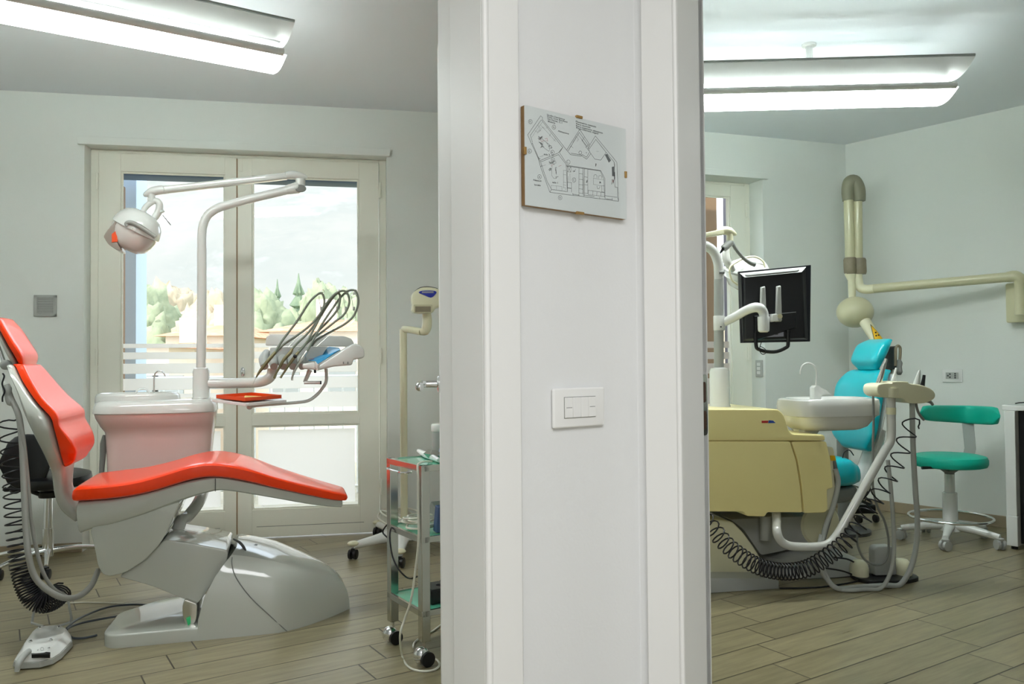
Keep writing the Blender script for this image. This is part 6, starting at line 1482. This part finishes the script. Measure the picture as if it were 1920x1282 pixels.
def tree(label, px_, ytop, Y, w, kind, grp='trees beyond the houses'):
    p = at(px_, ytop, Y); h = p.z - GZ
    t = thing('tree', label, 'tree', V((p.x, Y, GZ)), grp)
    if kind == 'c':
        b = MB(); 
        R_ = random.Random(px_)
        for k in range(13):
            z = GZ + h * (.16 + .066 * k); r = w / 2 * (1 - k / 13.5) * (.9 + .25 * R_.random()); n = 18; c0_ = V((p.x, Y, z)); rings = []
            for rr2, hh2 in ((r * .4, -.03 * h), (r, -.012 * h), (r * .45, .035 * h), (r * .08, .09 * h)):
                rings.append([c0_ + V((math.cos(a) * rr2 * (1 + (.35 if j % 2 else -.2) * (rr2 == r)), math.sin(a) * rr2 * (1 + (.35 if j % 2 else -.2) * (rr2 == r)), hh2 + R_.random() * .15)) for j, a in enumerate([2 * PI * j / n for j in range(n)])])
            b.loft(rings)
        obj('foliage', b, 'conif', t)
    else:
        b = MB(); R_ = random.Random(px_)
        for k in range(7):
            a = k * .9; crown(b, (p.x + math.cos(a) * w * .24 * (k > 0), Y + math.sin(a) * w * .24, GZ + h * (.60 + .08 * R_.random() + (.14 if k == 0 else 0))), w * .30, h * .24, k + px_, .35)
        obj('foliage', b, 'leafg' if kind == 'g' else 'leafo', t, smooth=180)
    obj('trunk', MB().tube([(p.x, Y, GZ), (p.x, Y, GZ + h * .5)], [.3, .18], 8), 'brownw', t)
TR = [(275, 560, 52, 6.5, 'g', 'bushy green tree furthest left in the left french door'), (312, 545, 66, 7.5, 'o', 'brownish tree right of the leftmost green tree in the left door'), (352, 560, 84, 7, 'o', 'russet tree just left of the lamp pole'),
      (405, 548, 50, 5, 'o', 'russet tree just right of the lamp pole'), (492, 562, 50, 6.0, 'g', 'wide green tree in the right door leaf'), (520, 538, 74, 5.0, 'c', 'pointed conifer left of the tallest conifer'), (560, 530, 62, 6.0, 'c', 'tallest pointed conifer in the right door leaf'),
      (598, 548, 54, 4.5, 'g', 'green tree behind the arched handpiece hoses'), (640, 540, 70, 7, 'g', 'light green tree at the right side of the right door leaf')]
for px_, yt, Y, w, k, lab in TR: tree(lab, px_, yt, Y, w, k)
def house(label, pxl, pxr, yap, yeave, Y, dpt, ridge=None):
    a = at(pxl, yeave, Y); c = at(pxr, yeave, Y); zr_ = at((pxl + pxr) / 2, yap, Y + dpt / 2).z; ze = a.z
    t = thing('house', label, 'house', V(((a.x + c.x) / 2, Y + dpt / 2, GZ)), 'houses beyond the railing')
    x0, x1 = a.x, c.x
    obj('walls', MB().box(((x0 + x1) / 2, Y + dpt / 2, (GZ + ze) / 2), x1 - x0 - .8, dpt - .8, ze - GZ), 'hwall', t)
    m0, m1 = (x0 + (x1 - x0) * .33, x0 + (x1 - x0) * .67)
    b = MB(); b.add([(x0, Y, ze), (x1, Y, ze), (x1, Y + dpt, ze), (x0, Y + dpt, ze), (m0, Y + dpt / 2, zr_), (m1, Y + dpt / 2, zr_)], [(0, 1, 5, 4), (1, 2, 5), (2, 3, 4, 5), (3, 0, 4), (3, 2, 1, 0)]); obj('roof', b, 'roof', t, smooth=5)
    obj('chimney', MB().box((m0 + .5, Y + dpt / 2 - .6, zr_ + .2), .7, .7, 1.2), 'hwall', t)
    n_ = max(2, int((x1 - x0) / 3.2))
    for i in range(n_):
        xx = x0 + (x1 - x0) * (i + .5) / n_; obj('window', MB().box((xx, Y + .38, ze - 1.6), 1.0, .08, 1.4), 'mgrey', t)
house('low house with hipped clay roof left of the lamp pole', 285, 440, 606, 630, 34, 9)
house('long house with clay roof in the right leaf of the left french door', 478, 690, 600, 622, 30, 8)
house('house with clay roof low at the left of the left french door', 235, 330, 640, 652, 26, 7)
# balcony: slab, railing, end pillar, awning, opened shutters
BF = Fr(*LW.w(0, 0, 0).xy, math.degrees(LW.a))
struct('balcony_floor', MB().ub(LW, -1.2, 3.4, TH, 1.9, -.22, -.04), 'road')
struct('balcony_floor_right', MB().ub(RW, -1.2, 2.3, TH, 1.9, -.22, -.05), 'road')
rl = thing('balcony_railing', 'thin white metal balcony railing outside the left french door', 'railing', LW.w(1.3, 1.8, -.04))
obj('top_rail', MB().tube([LW.w(-.6, 1.8, .98), LW.w(2.9, 1.8, .98)], .014, 10), 'white', rl)
obj('bottom_rail', MB().tube([LW.w(-.6, 1.8, .06), LW.w(2.9, 1.8, .06)], .012, 10), 'white', rl)
for i in range(30):
    obj('baluster', MB().tube([LW.w(-.55 + i * .118, 1.8, -.04), LW.w(-.55 + i * .118, 1.8, .98)], .007, 8), 'white', rl)
pu = LW.hit(262, 560, TH + .75)[0]
struct('pillar_outside', MB().ub(LW, uL0 - .55, uL0 - .02, TH + .001, TH + .02, 0, 2.9), 'pillar')
pL, pR = LW.hit(236, 500, TH + .55)[0], LW.hit(262, 500, TH + .55)[0]
struct('trim_3', MB().ub(LW, pL - .02, pR, TH + .45, TH + .75, -.04, 3.0), 'pillar')
sU0, sU1 = LW.hit(222, 500, TH + .08)[0], LW.hit(236, 500, TH + .08)[0]
sh_ = thing('window_shutter', 'brown wooden shutter folded back at the left of the left french door', 'shutter', LW.w(sU0, TH + .1, 0))
obj('panel', MB().ub(LW, sU0 - .5, sU1, TH + .03, TH + .07, .02, LW.hit(230, 350, TH + .05)[1]), mat('dark_brown_shutter_wood', S(128, 92, 56), .6, var=.1, vscale=3), sh_, .004)
aw0 = LW.hit(560, 346, TH + .25)[1]
aw = thing('awning_cassette', 'dark blue rolled awning above the left french door outside', 'awning', LW.w(1.4, TH + .2, aw0))
obj('cassette', MB().slab(LW, rr(uL0 - .15, uL1 + .2, aw0, aw0 + .16, .02), TH + .12, TH + .30, .04, 3), 'shut', aw)
obj('front_bar', MB().ub(LW, uL0 - .15, uL1 + .2, TH + .30, TH + .33, aw0 + .02, aw0 + .06), 'shut', aw)
# right window outside: wooden cladding and a lilac-grey post
rU = RW.hit(1357, 500, TH + .3)[0]; rU2 = RW.hit(1371, 500, TH + .3)[0]
struct('trim_4', MB().ub(RW, rU, rU2 + .03, TH + .2, TH + .3, -.05, 2.9), 'lilac')
bc2 = thing('wooden_screen', 'brown wooden privacy screen outside the right french door', 'screen', RW.w(rU - .5, TH + .5, -.05))
obj('panel', MB().ub(RW, rU - 1.2, rU + .02, TH + .42, TH + .46, -.05, 2.8), 'brownw', bc2, .004)
# ------------------------------------------------------------------ light, world, camera
sc = bpy.context.scene
w = bpy.data.worlds.new('world'); sc.world = w; w.use_nodes = True
bg = w.node_tree.nodes['Background']; bg.inputs[0].default_value = (.80, .90, 1.0, 1); bg.inputs[1].default_value = 2.5
def alight(name, loc, rot, sx, sy, e, col=(1, 1, 1)):
    L = bpy.data.lights.new(name, 'AREA'); L.shape = 'RECTANGLE'; L.size = sx; L.size_y = sy; L.energy = e; L.color = col
    o = bpy.data.objects.new(name, L); COL.objects.link(o); o.location = loc; o.rotation_euler = rot; return o
alight('corridor_ceiling_light', (.45, -.9, 2.66), (0, 0, 0), 1.8, 1.7, 53, (.98, .985, 1))
Lf = bpy.data.lights.new('sunlight', 'SUN'); Lf.energy = 3.0; Lf.angle = .01; Lf.color = (1, .95, .86)
so = bpy.data.objects.new('sunlight', Lf); COL.objects.link(so); so.rotation_euler = (math.radians(52), 0, math.radians(-40))
cam = bpy.data.cameras.new('camera'); co = bpy.data.objects.new('camera', cam); COL.objects.link(co)
cam.sensor_fit = 'HORIZONTAL'; cam.sensor_width = 36; cam.lens = F / 1920 * 36; cam.clip_end = 3000; cam.clip_start = .05
mw = Matrix.Identity(4)
for i in range(3):
    mw[i][0] = RV[i]; mw[i][1] = UV_[i]; mw[i][2] = -FV[i]
mw[0][3], mw[1][3], mw[2][3] = 0, 0, H
co.matrix_world = mw; sc.camera = co
sc.view_settings.view_transform = 'Standard'; sc.view_settings.look = 'None'; sc.view_settings.gamma = 1.0; sc.view_settings.exposure = 0.55
sc.view_settings.use_curve_mapping = False
sc.cycles.max_bounces = 8; sc.cycles.diffuse_bounces = 5; sc.cycles.transparent_max_bounces = 12
